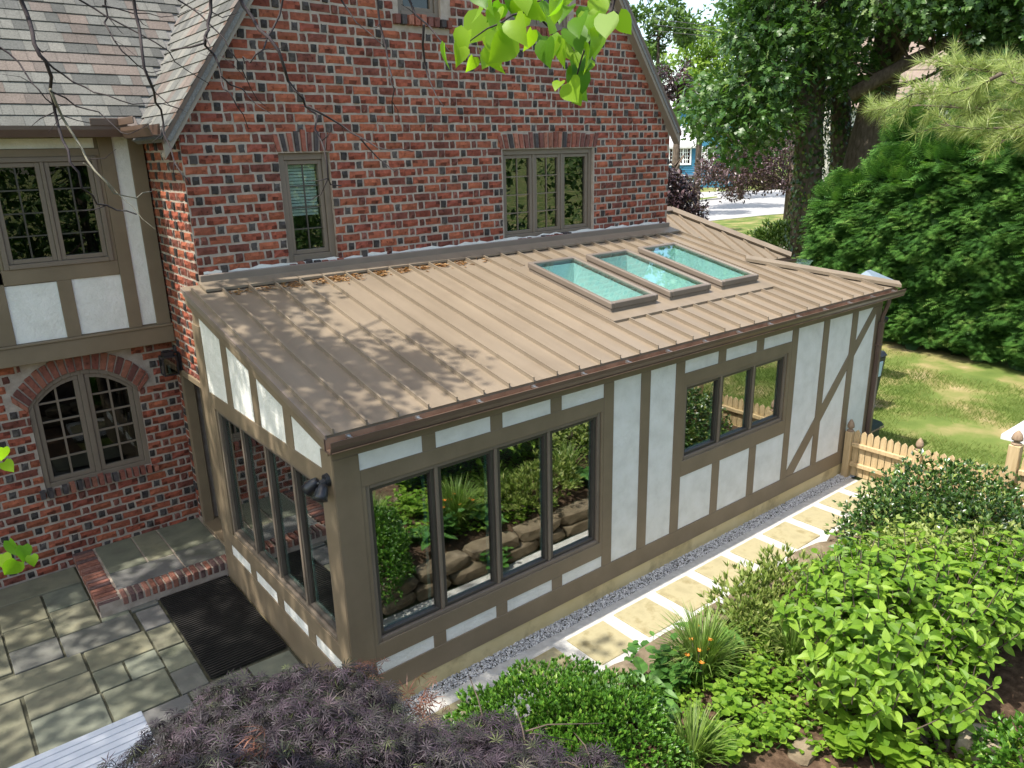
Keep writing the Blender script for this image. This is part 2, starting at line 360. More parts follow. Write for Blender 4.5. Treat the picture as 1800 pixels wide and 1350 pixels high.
# flat brick arches over the gable windows, rowlock sills under the upper ones
def soldier(F, par, u0, u1, v0, v1, n, lean=.10, name='arch_brick', proud=.02, seed=1, joint=.009):
    rg = np.random.default_rng(seed); w = (u1-u0)/n; mid = (u0+u1)/2
    for i in range(n):
        a, b = u0+i*w+joint, u0+(i+1)*w-joint; k0, k1 = (a-mid)/(u1-u0)*lean*2, (b-mid)/(u1-u0)*lean*2; t = v1+rg.uniform(-.012, .018)+.03*(1-abs((a+b)/2-mid)/(u1-u0)*2)
        p = proud+rg.uniform(-.008, .012)
        V = [F(a, v0, -.02), F(b, v0, -.02), F(b+k1*.5, t, -.02), F(a+k0*.5, t, -.02), F(a+.006, v0+.005, p), F(b-.006, v0+.005, p), F(b+k1*.5-.006, t-.006, p+rg.uniform(-.006, .006)), F(a+k0*.5+.006, t-.006, p+rg.uniform(-.006, .006))]
        m = MB(); c = np.array([[.23, .085, .062], [.28, .10, .07], [.18, .075, .062], [.07, .06, .06], [.30, .125, .085]][rg.integers(5)])*rg.uniform(.85, 1.15); m.col = tuple(c)
        m.add(V, [(4, 5, 6, 7), (0, 1, 5, 4), (1, 2, 6, 5), (2, 3, 7, 6), (3, 0, 4, 7)]); m.build(name, M['brick'], par, cols=True)
soldier(FG, gable, wl[0]-.02, wl[1]+.02, wl[3]+.012, wl[3]+.20, 9, .08, seed=2)
soldier(FG, gable, wr[0]-.05, wr[1]+.05, wr[3]+.012, wr[3]+.19, 21, .10, seed=3)
soldier(FG, gable, 2.68, 3.49, 6.105, 6.195, 9, 0, name='sill_brick', proud=.07, seed=4)
soldier(FG, gable, 4.33, 5.55, 6.105, 6.195, 13, 0, name='sill_brick', proud=.07, seed=5)
soldier(FG, gable, wl[0]-.02, wl[1]+.06, 3.462, 3.512, 7, 0, name='sill_brick', proud=.05, seed=6)
soldier(FG, gable, wr[0]-.04, wr[1]+.04, 3.455, 3.50, 21, 0, name='sill_brick', proud=.05, seed=7)
window(house, FG, *wl, 1, (2, 4), d=-.07, case=.075, blind=.62, mun='gasket', mw=.008, glass='glass_clear')
window(house, FG, *wr, 3, (2, 4), d=-.07, case=.055, skip=(2,), glass='glass_mid', blind=.0, mw=.007, headcase=.07)
window(house, FG, *w3, 1, None, d=-.07, case=.06)
window(house, FG, *w4, 2, (2, 4), d=-.07, case=.06)
# side wall with the door
SB = lambda u: roofL(GX)-.02
dz0, dz1, dy0, dy1 = .165, 2.17, 3.48, 4.42
mb = MB(); wall_cells(mb, FS, [D+.28, dy0, dy1, YW], SB, lambda u: 0., [(dy0, dy1, lambda u: dz0, lambda u: dz1)], -.25, 0)
side = mb.build('side_wall', M['mortar'], house)
lay_bricks(FS, -math.pi/2, side, .17, 5.1, lambda v: (D+.003, YW-.003), [lambda v: (dy0-.03, dy1+.03) if v < dz1+.05 else None], phase=.05)
m = MB(); m.fbox(FS, dy0-.03, dy0+.07, dz0, dz1, -.10, .022); m.fbox(FS, dy1-.07, dy1+.03, dz0, dz1, -.10, .022); m.fbox(FS, dy0-.05, dy1+.05, dz1, dz1+.07, -.10, .03)
m.fbox(FS, dy0, dy1, dz0-.02, dz0+.03, -.22, .03)
door = m.build('door', M['trim'], house, bevel=.004)
m = MB(); m.fbox(FS, dy0+.075, dy1-.075, dz0+.035, dz1-.005, -.20, -.15); m.build('door_leaf', M['trim'], door)
for a, b in ((.25, .95), (1.05, 1.9)):
    m = MB(); m.fbox(FS, dy0+.18, dy1-.18, dz0+a, dz0+b, -.15, -.135); m.build('door_panel', M['trim'], door, bevel=.008)
m = MB(); m.tube([FS(dy0+.12, 1.15, -.15), FS(dy0+.12, 1.15, -.09), FS(dy0+.22, 1.15, -.085)], .011, 8); m.build('door_handle', M['black'], door, smooth=True)
# wing: lower brick wall with the arched window
ac, ah = -.90, .575; arch = lambda u: 2.05+.325*(1-min(1, abs((u-ac)/ah))**2.3); sill = 1.045
brk = [-5.5]+[ac-ah+ah*2*i/10 for i in range(11)]+[GX+.1]
mb = MB(); wall_cells(mb, FL, brk, lambda u: 2.72, lambda u: -.02, [(ac-ah, ac+ah, lambda u: sill, arch)], -.28, 0)
wing = mb.build('wing_wall', M['mortar'], house)
def ahole(v):
    if v < sill-.09 or v > arch(ac)+.25: return None
    if v < 2.02: return (ac-ah, ac+ah)
    h = ah+.21; q = (v-2.03)/(arch(ac)+.25-2.03); return (ac-h*(1-q**2.6)**.42, ac+h*(1-q**2.6)**.42)
lay_bricks(FL, 0, wing, .0, 2.66, lambda v: (-4.2, GX-.005), [ahole], phase=.11)
def arch_ring(F, par, n, thick, seed):
    rg = np.random.default_rng(seed); P = np.array([(u, arch(u)) for u in np.linspace(ac-ah, ac+ah, 101)])
    P = np.concatenate([[(ac-ah, 1.98)], P, [(ac+ah, 1.98)]]); L = np.concatenate([[0], np.cumsum(np.linalg.norm(np.diff(P, axis=0), axis=1))])
    at = lambda s: np.array([np.interp(s, L, P[:, 0]), np.interp(s, L, P[:, 1])])
    C = np.array([ac, 1.35])
    for i in range(n):
        s0, s1 = L[-1]*i/n+.008, L[-1]*(i+1)/n-.008; a, b = at(s0), at(s1)
        o = lambda p: p+(p-C)/np.linalg.norm(p-C)*thick*rg.uniform(.95, 1.05)
        a2, b2 = o(a), o(b); p = .02+rg.uniform(-.006, .008)
        m = MB(); m.col = tuple(np.array([[.27, .10, .07], [.23, .08, .06], [.32, .13, .085], [.17, .07, .058]][rg.integers(4)])*rg.uniform(.85, 1.1))
        m.add([F(*a, -.03), F(*b, -.03), F(*b2, -.03), F(*a2, -.03), F(*a, p), F(*b, p), F(*b2, p), F(*a2, p)], [(4, 5, 6, 7), (0, 1, 5, 4), (1, 2, 6, 5), (2, 3, 7, 6), (3, 0, 4, 7)])
        m.build('arch_brick', M['brick'], par, cols=True, bevel=.005)
arch_ring(FL, wing, 19, .205, 8)
soldier(FL, wing, ac-ah-.08, ac+ah+.08, sill-.10, sill-.012, 17, 0, name='sill_brick', proud=.065, seed=9)
# arched casement
d = -.06; m = MB()
inner = lambda u, t: arch(ac+(u-ac)*ah/(ah-t))-t if True else 0
def aframe(mb, u0, u1, t, vb, d0, d1, n=8, outer=lambda u: arch(u), bott=.0, left=True, right=True):
    """frame of width t round a shape under the arch"""
    us = np.linspace(u0, u1, n+1)
    for a, b in zip(us[:-1], us[1:]): mb.fprism(FL, [(a, outer(a)-t), (b, outer(b)-t), (b, outer(b)), (a, outer(a))], d0, d1)
    if left: mb.fprism(FL, [(u0, vb), (u0+t, vb), (u0+t, outer(u0+t)-t), (u0, outer(u0)-t)], d0, d1+.001)
    if right: mb.fprism(FL, [(u1-t, vb), (u1, vb), (u1, outer(u1)-t), (u1-t, outer(u1-t)-t)], d0, d1+.001)
    mb.fbox(FL, u0+t*left, u1-t*right, vb, vb+t, d0, d1+.002)
aframe(m, ac-ah, ac+ah, .055, sill, d-.05, d+.05, 12); m.fbox(FL, ac-.03, ac+.03, sill+.055, arch(ac)-.055, d-.05, d+.045)
aw = m.build('window', M['taupe'], house, bevel=.004)
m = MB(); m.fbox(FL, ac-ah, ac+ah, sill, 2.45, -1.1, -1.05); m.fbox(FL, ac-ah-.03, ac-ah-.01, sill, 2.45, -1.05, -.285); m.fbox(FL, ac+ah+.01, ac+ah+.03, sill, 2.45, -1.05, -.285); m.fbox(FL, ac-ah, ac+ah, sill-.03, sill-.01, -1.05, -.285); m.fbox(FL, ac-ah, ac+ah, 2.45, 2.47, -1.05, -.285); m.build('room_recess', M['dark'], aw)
for a, b, lf, rt in ((ac-ah+.058, ac-.033, 1, 1), (ac+.033, ac+ah-.058, 1, 1)):
    out = lambda u: arch(u)-.058
    s = MB(); aframe(s, a, b, .05, sill+.058, d-.03, d+.03, 8, outer=out); s.build('sash', M['taupe'], aw, bevel=.003)
    ga, gb, gc = a+.046, b-.046, sill+.104; ou = lambda u: arch(u)-.104
    us = np.linspace(ga, gb, 9); m = MB(); m.fprism(FL, [(ga, gc), (gb, gc)]+[(u, ou(u)) for u in us[::-1]], d-.012, d-.006); m.build('pane', M['glass_old'], aw)
    x = (ga+gb)/2; MB().fbox(FL, x-.011, x+.011, gc, ou(x), d-.004, d+.012).build('muntin', M['taupe'], aw)
    for j in range(1, 5):
        z = gc+(ou(ac)-gc)*j/5.0; lo, hi = ga, gb
        q = [u for u in np.linspace(ga, gb, 60) if ou(u) > z]
        if q: MB().fbox(FL, q[0], q[-1], z-.010, z+.010, d-.0035, d+.0115).build('muntin', M['taupe'], aw)
# wing: jettied timber storey
m = MB(); wall_cells(m, FU, [-5.5, -1.43, -.375, GX-.02], lambda u: 5.0, lambda u: 2.6, [(-1.43, -.375, lambda u: 3.6, lambda u: 4.73)], -.2, -.005); upper = m.build('timber_wall', M['trim'], house)
for a, b, c, e in [(-1.462, -.976, 2.805, 3.428), (-.832, -.335, 2.812, 3.436), (-.190, -.033, 2.82, 4.93), (-1.47, -.373, 4.815, 4.915), (-2.25, -1.62, 2.805, 3.428), (-2.25, -1.72, 3.6, 4.90), (-3.0, -2.4, 2.805, 4.9), (-3.8, -3.1, 2.805, 4.9)]:
    MB().fbox(FU, a, b, c, e, -.02, .004).build('stucco_panel', M['stucco'], upper)
for a, b, c, e in [(-5.5, -1.462, 3.45, 3.58), (-1.462, -.335, 3.436, 3.60), (-.976, -.832, 2.80, 3.436), (-.335, -.190, 2.80, 4.97), (-.033, .125, 2.80, 4.97), (-1.462, -.335, 4.73, 4.81), (-1.62, -1.462, 2.80, 4.97), (-.375, -.335, 3.60, 4.73), (-1.462, -1.43, 3.60, 4.73), (-2.4, -2.25, 2.8, 4.97), (-3.1, -3.0, 2.8, 4.97)]:
    MB().fbox(FU, a+.001, b-.001, c, e, -.01, .022).build('timber', M['trim'], upper, bevel=.004)
m = MB(); m.fbox(FU, -5.5, .135, 2.575, 2.775, -.02, .05); m.fbox(FU, -5.5, .135, 2.775, 2.80, -.02, .065); m.build('jetty_beam', M['trim'], upper, bevel=.006)
window(house, FU, -1.43, -.375, 3.60, 4.73, 2, (2, 4), d=.01, case=.05, mun='gasket', mw=.008, room=True, depth=.6)
# ------------------------------------------------------------------ roofs of the house
def tilted(mb, P, t):      # slab under the polygon P
    P = [np.array(p, float) for p in P]; n = np.cross(P[1]-P[0], P[2]-P[0]); n /= np.linalg.norm(n); n = n if n[2] > 0 else -n
    k = len(P); V = P+[p-n*t for p in P]
    mb.add(V, [tuple(range(k)), tuple(range(k, 2*k))[::-1]]+[(i, k+i, k+(i+1) % k, (i+1) % k) for i in range(k)])
YE, ZE, SW = 4.3, 5.05, 1.15
xval = lambda y: (ZE+SW*(y-YE)-(AZ-SL*AX))/SL
RY = 8.2; yridge = 3.05
m = MB()
tilted(m, [(-.03, 3.05, roofL(-.03)), (AX, 3.05, AZ), (AX, 12, AZ), (xval(8.6), 8.6, roofL(xval(8.6))), (xval(YE), YE, roofL(xval(YE))), (-.03, YE, roofL(-.03))], .07)
tilted(m, [(7.70, 3.05, roofR(7.70)), (7.70, 12, roofR(7.70)), (AX, 12, AZ), (AX, 3.05, AZ)], .07)
tilted(m, [(-5.6, YE, ZE), (xval(YE), YE, ZE), (xval(8.6), 8.6, ZE+SW*(8.6-YE)), (-5.6, 8.6, ZE+SW*(8.6-YE))], .07)
tilted(m, [(-5.6, 8.6, ZE+SW*(8.6-YE)), (xval(8.6), 8.6, ZE+SW*(8.6-YE)), (2, 12, 5), (-5.6, 12, 5)], .07)
m.c = [(.19, .185, .18)]*len(m.c); roof = m.build('roof', M['shingle'], house, cols=True)
SH = Pieces()
SCOL = [tuple(np.array(c)*np.array([.64, .65, .645])) for c in [(.215, .215, .205), (.245, .24, .225), (.19, .19, .185), (.25, .205, .185), (.255, .25, .235), (.225, .19, .175), (.275, .265, .245), (.17, .17, .165)]]
SHV = []
for i in range(24):
    V = np.array([(-.5, 0, .016), (.5, 0, .016), (.5, 1.25, .003), (-.5, 1.25, .003), (-.5, 0, .0), (.5, 0, .0)], float); V[:, 0] += 0
    F = np.array([(0, 1, 2, 3), (4, 5, 1, 0), (4, 0, 3, 3), (5, 2, 1, 1)])[:2]; c = np.array(SCOL[i % 8])*rng.uniform(.88, 1.12)
    SHV.append(dict(V=V, F=F, C=np.tile(c, (len(F), 1)), me=None, w=1))
def lay_shingles(E, a, s, lim, rows, exp=.15):
    E, a, s = np.array(E, float), np.array(a, float), np.array(s, float); s /= np.linalg.norm(s); n = np.cross(a, s); n /= np.linalg.norm(n)
    if n[2] < 0: n = -n
    prevc = 0
    for r in range(rows):
        lo, hi = lim(r*exp, s); u = lo-rng.uniform(0, .2)
        while u < hi:
            wd = rng.uniform(.10, .26); x0, x1 = max(u, lo), min(u+wd, hi)
            if x1-x0 > .02:
                if rng.random() < .8: prevc = int(rng.integers(24))
                p = E+a*((x0+x1)/2)+s*(r*exp)+n*.003
                m4 = np.eye(4); m4[:3, 0] = a*(x1-x0-.003); m4[:3, 1] = s*exp; m4[:3, 2] = n*rng.uniform(.9, 1.15); m4[:3, 3] = p
                q = [E+a*x0+s*r*exp, E+a*x1+s*r*exp, E+a*x1+s*(r+1)*exp, E+a*x0+s*(r+1)*exp]
                SH.add(SHV[prevc], m4, roof, screen_area(q))
            u += wd
lay_shingles((0, YE-.03, ZE-.03*SW), (1, 0, 0), (0, 1, SW), lambda t, s: (-5.5, xval(YE-.03+t*s[1])-.01), 30)
lay_shingles((-.045, 0, roofL(-.045)), (0, 1, 0), (1, 0, SL), lambda t, s: (3.04, YE+(roofL(-.045+t*s[0])-ZE)/SW+.0), 36)
SH.emit('shingle', M['shingle'], 'shingle_field', 300)
M['barge'] = surf('grey_taupe_board', [(.3, (.24, .20, .16)), (.7, (.275, .235, .19))], scale=3, rough=.6, bump=.05)
def barge(x0, z0, x1, z1, top=.05, h=.14):
    m = MB(); P = [(x0, z0-top), (x1, z1-top), (x1, z1-top-h), (x0, z0-top-h)]; F = frame((0, 3.10, 0), (1, 0, 0), (0, -1, 0)); m.fprism(F, P, 0, .035)
    m.build('bargeboard', M['barge'], house)
    m = MB(); m.fprism(F, [(x0, z0+.022), (x1, z1+.022), (x1, z1-top+.004), (x0, z0-top+.004)], -.02, .055); m.build('drip_edge', M['gutter'], house)
    m = MB(); F2 = frame((0, 3.20, 0), (1, 0, 0), (0, -1, 0)); m.fprism(F2, [(x0, z0-top-.09), (x1, z1-top-.09), (x1, z1-top-.12), (x0, z0-top-.12)], .0, .10); m.build('soffit', M['barge'], house)
barge(-.04, roofL(-.04), AX, AZ); barge(7.72, roofR(7.72), AX, AZ)
# gutter of the wing, turned round the corner under the gable eave
def gutter_run(mb, A, B, w, h, side):
    """open box gutter from A to B (top-back edge), opening towards side"""
    A, B, s = np.array(A, float), np.array(B, float), np.array(side, float); z = np.array([0, 0, 1.])
    prof = [(0, 0), (0, -h), (w*.75, -h), (w, -h*.35), (w, 0), (w-.012, 0), (w-.012, -h*.33), (w*.72, -h+.01), (.008, -h+.01), (.008, 0)]
    k = len(prof); V = [A+s*a+z*b for a, b in prof]+[B+s*a+z*b for a, b in prof]
    mb.add(V, [(i, (i+1) % k, k+(i+1) % k, k+i) for i in range(k)]+[tuple(range(k))[::-1], tuple(range(k, 2*k))])
m = MB(); gutter_run(m, (-5.5, YE-.02, ZE-.02), (-.05, YE-.02, ZE-.02), .12, .11, (0, -1, 0)); gutter_run(m, (-.05, YE-.14, ZE-.04), (-.05, 3.06, ZE-.04), .11, .11, (-1, 0, 0))
gt = m.build('gutter', M['gutter'], house)
m = MB(); m.box(-.44, -.08, YE-.155, YE-.142, ZE-.02, ZE+.055); m.box(-.17, -.157, 3.55, YE-.155, ZE-.02, ZE+.05); m.build('splash_guard', M['gutter'], gt, bevel=.004)
m = MB(); m.box(-5.5, -.02, YE-.01, YU+.1, 4.96, 4.985); m.build('soffit', M['trim'], house)
m = MB(); m.box(GR-.25, GR-.002, D+.281, 11.5, 0, 4.9); m.box(-5.4, GR-.26, 11.3, 11.5, 0, 4.9); m.box(-5.5, -5.3, YU+.2, 11.3, 0, 4.9); m.c = [(.26, .09, .065)]*len(m.c); m.build('rear_wall', M['brick'], house, cols=True)
BRICKS.emit('brick', M['brick'], 'brick_field', 300)
m = MB(); m.box(GR-.03, GR+.10, 3.5, 3.6, 2.2, 4.9); m.build('downspout', M['gutter'], house)
# ================================================================== the lean-to sunroom
add_ = thing('sunroom', 'low half-timbered sunroom with tan standing-seam metal roof and three skylights', 'sunroom', (4.3, 1.6, 0))
RA, RM = 2.70, .222; XE = 8.62
zr = lambda y: RA+RM*y
FF = frame((0, 0, 0), (1, 0, 0), (0, -1, 0)); FA = frame((0, 0, 0), (0, 1, 0), (-1, 0, 0))
# walls (sheathing) with openings, then timbers and stucco panels on them
ZP0, ZT1, ZT0, ZB, ZS, ZBAND = .178, 2.305, 2.45, .393, .524, .178
W1 = (.262, 2.915, .69, 2.16); W2 = (4.235, 6.255, 1.255, 2.165); W5 = (.245, 2.80, .69, 2.165)
mb = MB(); hs = [(W1[0], W1[1], lambda u: W1[2], lambda u: W1[3]), (W2[0], W2[1], lambda u: W2[2], lambda u: W2[3])]
wall_cells(mb, FF, [0.002, W1[0], W1[1], W2[0], W2[1], XE], lambda u: 2.60, lambda u: ZBAND+.0, hs, -.16, -.02)
fw = mb.build('front_wall', M['trim'], add_)
mb = MB(); wall_cells(mb, FA, [.165, W5[0], W5[1], D-.02], lambda u: zr(u)-.11, lambda u: .12, [(W5[0], W5[1], lambda u: W5[2], lambda u: W5[3])], -.16, -.02)
lw = mb.build('end_wall', M['trim'], add_)
mb = MB(); mb.box(XE-.16, XE-.02, .165, D+.1, .15, 2.6); mb.build('far_end_wall', M['trim'], add_)
mb = MB(); mb.box(.012, XE-.03, .008, .2, -.05, ZBAND); mb.box(.012, .2, .2, D-.02, -.05, .118); mb.box(XE-.2, XE-.03, .2, D, -.05, ZBAND); mb.build('foundation', M['found'], add_)
def pan(F, par, a, b, c, e): MB().fbox(F, a-.012, b+.012, c-.012, e+.012, -.03, -.008).build('stucco_panel', M['stucco'], par)
def tim(F, par, a, b, c, e, d=.0): MB().fbox(F, a, b, c, e, -.025, d).build('timber', M['trim'], par, bevel=.003)
cols = [(.223, .809), (.943, 1.524), (1.658, 2.237), (2.377, 2.948)]
for a, b in cols: pan(FF, fw, a, b, ZT1, ZT0); pan(FF, fw, a, b, ZB, ZS)
for a, b in [(3.089, 3.499), (3.643, 4.06)]: pan(FF, fw, a, b, ZB, ZT0)
c2 = [(4.205, 4.805), (4.946, 5.553), (5.699, 6.321)]
for a, b in c2: pan(FF, fw, a, b, ZT1, ZT0); pan(FF, fw, a, b, ZB, 1.065)
for a, b in [(6.453, 7.063), (7.202, 7.80), (7.951, 8.47)]: pan(FF, fw, a, b, ZB, ZT0)
T = .003
tim(FF, fw, 0, XE, ZBAND, ZB, .004); tim(FF, fw, 0, XE, ZT0, 2.60, .002)
tim(FF, fw, 0, .223, ZB, ZT0, .006)
for i in range(3): tim(FF, fw, cols[i][1], cols[i+1][0], ZT1, ZT0); tim(FF, fw, cols[i][1], cols[i+1][0], ZB, ZS)
tim(FF, fw, .223, 2.948, W1[3], ZT1, .001); tim(FF, fw, .223, 2.948, ZS, W1[2], .001); tim(FF, fw, .223, W1[0], W1[2], W1[3]); tim(FF, fw, W1[1], 2.948, W1[2], W1[3])
for a, b in [(2.948, 3.089), (3.499, 3.643), (4.06, 4.205)]: tim(FF, fw, a, b, ZB, ZT0, .003)
for i in range(2): tim(FF, fw, c2[i][1], c2[i+1][0], ZT1, ZT0); tim(FF, fw, c2[i][1], c2[i+1][0], ZB, 1.065)
tim(FF, fw, 4.205, 6.321, W2[3], ZT1, .001); tim(FF, fw, 4.205, 6.321, 1.065, W2[2], .001); tim(FF, fw, 4.205, W2[0], W2[2], W2[3]); tim(FF, fw, W2[1], 6.321, W2[2], W2[3])
for a, b in [(6.321, 6.453), (7.063, 7.202), (7.80, 7.951)]: tim(FF, fw, a, b, ZB, ZT0, .003)
tim(FF, fw, 8.47, XE, ZB, ZT0, .003)
MB().fprism(FF, [(6.455, ZB+.003), (6.63, ZB+.003), (8.472, ZT0-.09), (8.472, ZT0-.003), (8.37, ZT0-.003), (6.455, ZB+.085)], -.025, .0015).build('brace', M['trim'], fw, bevel=.003)
# end wall
ly = [(.191, .73), (.893, 1.461), (1.617, 2.18), (2.338, 2.916)]
rk = lambda y: zr(y)-.185
for a, b in ly:
    MB().fprism(FA, [(a-.01, 2.325), (b+.01, 2.325), (b+.01, rk(b)+.01), (a-.01, rk(a)+.01)], -.03, -.008).build('stucco_panel', M['stucco'], lw)
    pan(FA, lw, a, b, ZB, ZS)
tim(FA, lw, 0, D-.03, -.01, ZB, .004); tim(FA, lw, .0, .191, ZB, 2.5, .006); tim(FA, lw, 2.916, D-.03, ZB, 3.02, .003)
for i in range(3):
    a, b = ly[i][1], ly[i+1][0]
    MB().fprism(FA, [(a, 2.325), (b, 2.325), (b, rk(b)), (a, rk(a))], -.025, 0).build('timber', M['trim'], lw, bevel=.003); tim(FA, lw, a, b, ZB, ZS)
tim(FA, lw, .191, 2.916, W5[3], 2.325, .001); tim(FA, lw, .191, 2.916, ZS, W5[2], .001); tim(FA, lw, .191, W5[0], W5[2], W5[3]); tim(FA, lw, W5[1], 2.916, W5[2], W5[3])
MB().fprism(FA, [(-.02, rk(-.02)), (D-.02, rk(D-.02)), (D-.02, zr(D-.02)-.03), (-.02, zr(-.02)-.03)], -.02, .03).build('rake_board', M['trim'], lw, bevel=.003)
kw = dict(d=-.045, case=.04, sash=.034, mat='taupe', sashmat='gasket', glass='glass', room=False)
window(add_, FF, *W1, 4, **kw); window(add_, FF, *W2, 3, **kw); window(add_, FA, *W5, 4, **kw)
def spacers(F, W, n):
    w = (W[1]-W[0])/n
    for k in range(n):
        a, b = W[0]+k*w+.075, W[0]+(k+1)*w-.075
        m = MB(); m.fbox(F, b-.018, b+.004, W[2]+.08, W[3]-.08, -.095, -.078); m.fbox(F, a, b-.02, W[2]+.072, W[2]+.098, -.095, -.078); m.build('glazing_spacer', M['spacer'], add_)
spacers(FF, W1, 4); spacers(FF, W2, 3); spacers(FA, W5, 4)
# interior
m = MB(); m.box(.17, XE-.17, .165, D-.02, .30, .34); m.build('interior_floor', M['floor'], add_)
m = MB(); m.box(.17, XE-.17, D-.06, D-.03, .34, 3.2); m.build('interior_wall', M['room'], add_)
# ------------------------------------------------------------------ metal roof
SKY = [(3.86, 4.66), (4.87, 5.67), (5.89, 6.70)]; SY0, SY1 = .80, 2.26
HX0, HY0, HX1, HY1 = 7.62, 1.47, 8.88, -.06
FX = -.06; EY = -.06
hipy = lambda x: D if x <= HX0 else max(EY, HY0+(HY1-HY0)*(x-HX0)/(HX1-HX0))
mb = MB(); P = lambda x, y, d=0: np.array([x, y, zr(y)+d])
def slab(mb, x0, x1, ya, yb0, yb1, t0, t1):
    """roof sheet between x0 and x1, from y=ya up to yb0 (at x0) / yb1 (at x1); t0..t1 height range above the deck plane"""
    mb.hexa([P(x0, ya, t0), P(x1, ya, t0), P(x1, yb1, t0), P(x0, yb0, t0), P(x0, ya, t1), P(x1, ya, t1), P(x1, yb1, t1), P(x0, yb0, t1)])
xs = sorted([FX+.02, HX0-.001, HX1-.03]+[x for s in SKY for x in (s[0]+.044, s[1]-.044)])
for a, b in zip(xs[:-1], xs[1:]):
    inn = any(s[0] < (a+b)/2 < s[1] for s in SKY)
    if inn: slab(mb, a, b, EY+.01, SY0+.044, SY0+.044, -.10, -.004); slab(mb, a, b, SY1-.044, D, D, -.10, -.004)
    else: slab(mb, a, b, EY+.01, hipy(a+.003), hipy(b), -.10, -.004)
mroof = mb.build('roof', M['metal'], add_)
SEAM = [.006+.2818*k for k in range(31)]; AP0, AP1 = .62, 2.42; AX0, AX1 = 3.72, 6.84
edges = [FX]+SEAM+[HX1]
for i, (a, b) in enumerate(zip(edges[:-1], edges[1:])):
    ya, yb = hipy(a), hipy(b); top = D-.10
    ov = a < AX1-.02 and b > AX0+.02
    m = MB(); a2, b2 = a+.004, b-.004
    if b2-a2 < .01: continue
    if ov:
        slab(m, a2, b2, EY, AP0, AP0, 0, .004); m.build('roof_pan', M['metal'], mroof); m = MB(); slab(m, a2, b2, AP1, top, top, 0, .004)
    elif min(ya, yb) <= EY+.01 and max(ya, yb) <= EY+.02: continue
    else: slab(m, a2, b2, EY, min(ya, top), max(EY+.001, min(yb, top)), 0, .004)
    m.build('roof_pan', M['metal'], mroof)
for i, x in enumerate(SEAM):
    y1 = min(hipy(x)-(.13 if x > HX0 else 0), D-.19)
    seg = [(EY-.004, y1)]
    if AX0+.02 < x < AX1-.02: seg = [(EY-.004, AP0-.01), (AP1+.01, y1)]
    for ya, yb in seg:
        if yb-ya > .05:
            m = MB(); slab(m, x-.006, x+.006, ya, yb, yb, -.002, .041); slab(m, x-.009, x+.009, ya, yb, yb, .0411, .046); m.build('seam', M['metal'], mroof)
# skylight apron, kerbs and frames
m = MB(); xs = [AX0]+[x for s in SKY for x in (s[0]+.05, s[1]-.05)]+[AX1]
for k, (a, b) in enumerate(zip(xs[:-1], xs[1:])):
    if k % 2: slab(m, a, b, AP0, SY0+.05, SY0+.05, .0, .034); slab(m, a, b, SY1-.05, AP1, AP1, .0, .034)
    else: slab(m, a, b, AP0, AP1, AP1, .0, .034)
m.build('skylight_apron', M['metal'], mroof)
M['skyframe'] = surf('taupe_skylight_cladding', [(.3, (.15, .122, .098)), (.7, (.178, .147, .12))], scale=3, rough=.38, bump=.02, spec=.5)
M['well'] = surf('white_skylight_well', [(.3, (.70, .77, .74)), (.7, (.76, .83, .80))], bump=0)
for a, b in SKY:
    def ring(mb, x0, x1, y0, y1, w, t0, t1):
        slab(mb, x0, x0+w, y0, y1, y1, t0, t1); slab(mb, x1-w, x1, y0, y1, y1, t0, t1); slab(mb, x0+w, x1-w, y0, y0+w, y0+w, t0, t1+.0005); slab(mb, x0+w, x1-w, y1-w, y1, y1, t0, t1+.0005)
    m = MB(); ring(m, a+.012, b-.012, SY0+.012, SY1-.012, .05, .02, .075); ring(m, a, b, SY0, SY1, .055, .0755, .145)
    s = m.build('skylight', M['skyframe'], add_, bevel=.008)
    m = MB(); slab(m, a+.05, b-.05, SY0+.05, SY1-.05, SY1-.05, .118, .128); m.build('pane', M['glass_sky'], s)
    m = MB(); ring(m, a+.045, b-.045, SY0+.045, SY1-.045, .02, -.42, .074); m.build('light_well', M['well'], s)
    m = MB(); slab(m, a+.05, b-.05, SY0+.05, SY1-.05, SY1-.05, -.44, -.425); m.build('shade', M['well'], s)
# ridge flashing, hip cap
m = MB(); slab(m, .12, GR+.02, D-.28, D-.04, D-.04, .02, .046); m.build('wall_apron', M['metal'], mroof)
m = MB(); m.box(.14, GR, D-.07, D-.012, zr(D)-.06, zr(D)+.10); m.build('wall_flashing', M['flash'], mroof, bevel=.006)
m = MB(); m.fprism(FG, [(.2, zr(D)+.10), (GR-.05, zr(D)+.10)]+[(u, zr(D)+.125+.01*math.sin(u*9)+.012*math.sin(u*23+1)) for u in np.linspace(GR-.05, .2, 60)], -.002, .014); m.build('sealant', M['stucco'], mroof)
hv = np.array([HX1-HX0, HY1-HY0]); hl = np.linalg.norm(hv); hn = np.array([-hv[1], hv[0]])/hl
m = MB(); A0, B0 = np.array([HX0-.10, HY0+.12]), np.array([HX1+.02, HY1-.01])
def hp(q, z): return np.array([q[0], q[1], z])
za, zb = zr(HY0+.12)+.05, zr(HY1)+.05
o = -hn*.13 if (-hn)[1] < 0 else hn*.13
m.hexa([hp(A0+o, za-.045), hp(A0-o*.6, za-.05), hp(B0-o*.6, zb-.05), hp(B0+o, zb-.045), hp(A0+o, za-.002), hp(A0-o*.1, za+.03), hp(B0-o*.1, zb+.03), hp(B0+o, zb-.002)])
m.build('hip_cap', M['metal'], mroof)
m = MB()
m.add([(HX0, HY0, zr(HY0)-.004), (HX1, HY1, zr(HY1)-.004), (HX1, D, zr(HY1)-.004), (HX0, D, zr(HY0)-.004)], [(0, 1, 2, 3)]); m.add([(HX0, HY0, zr(HY0)-.01), (HX0, D, zr(HY0)-.01), (HX0, D, zr(D)-.01)], [(0, 1, 2)])
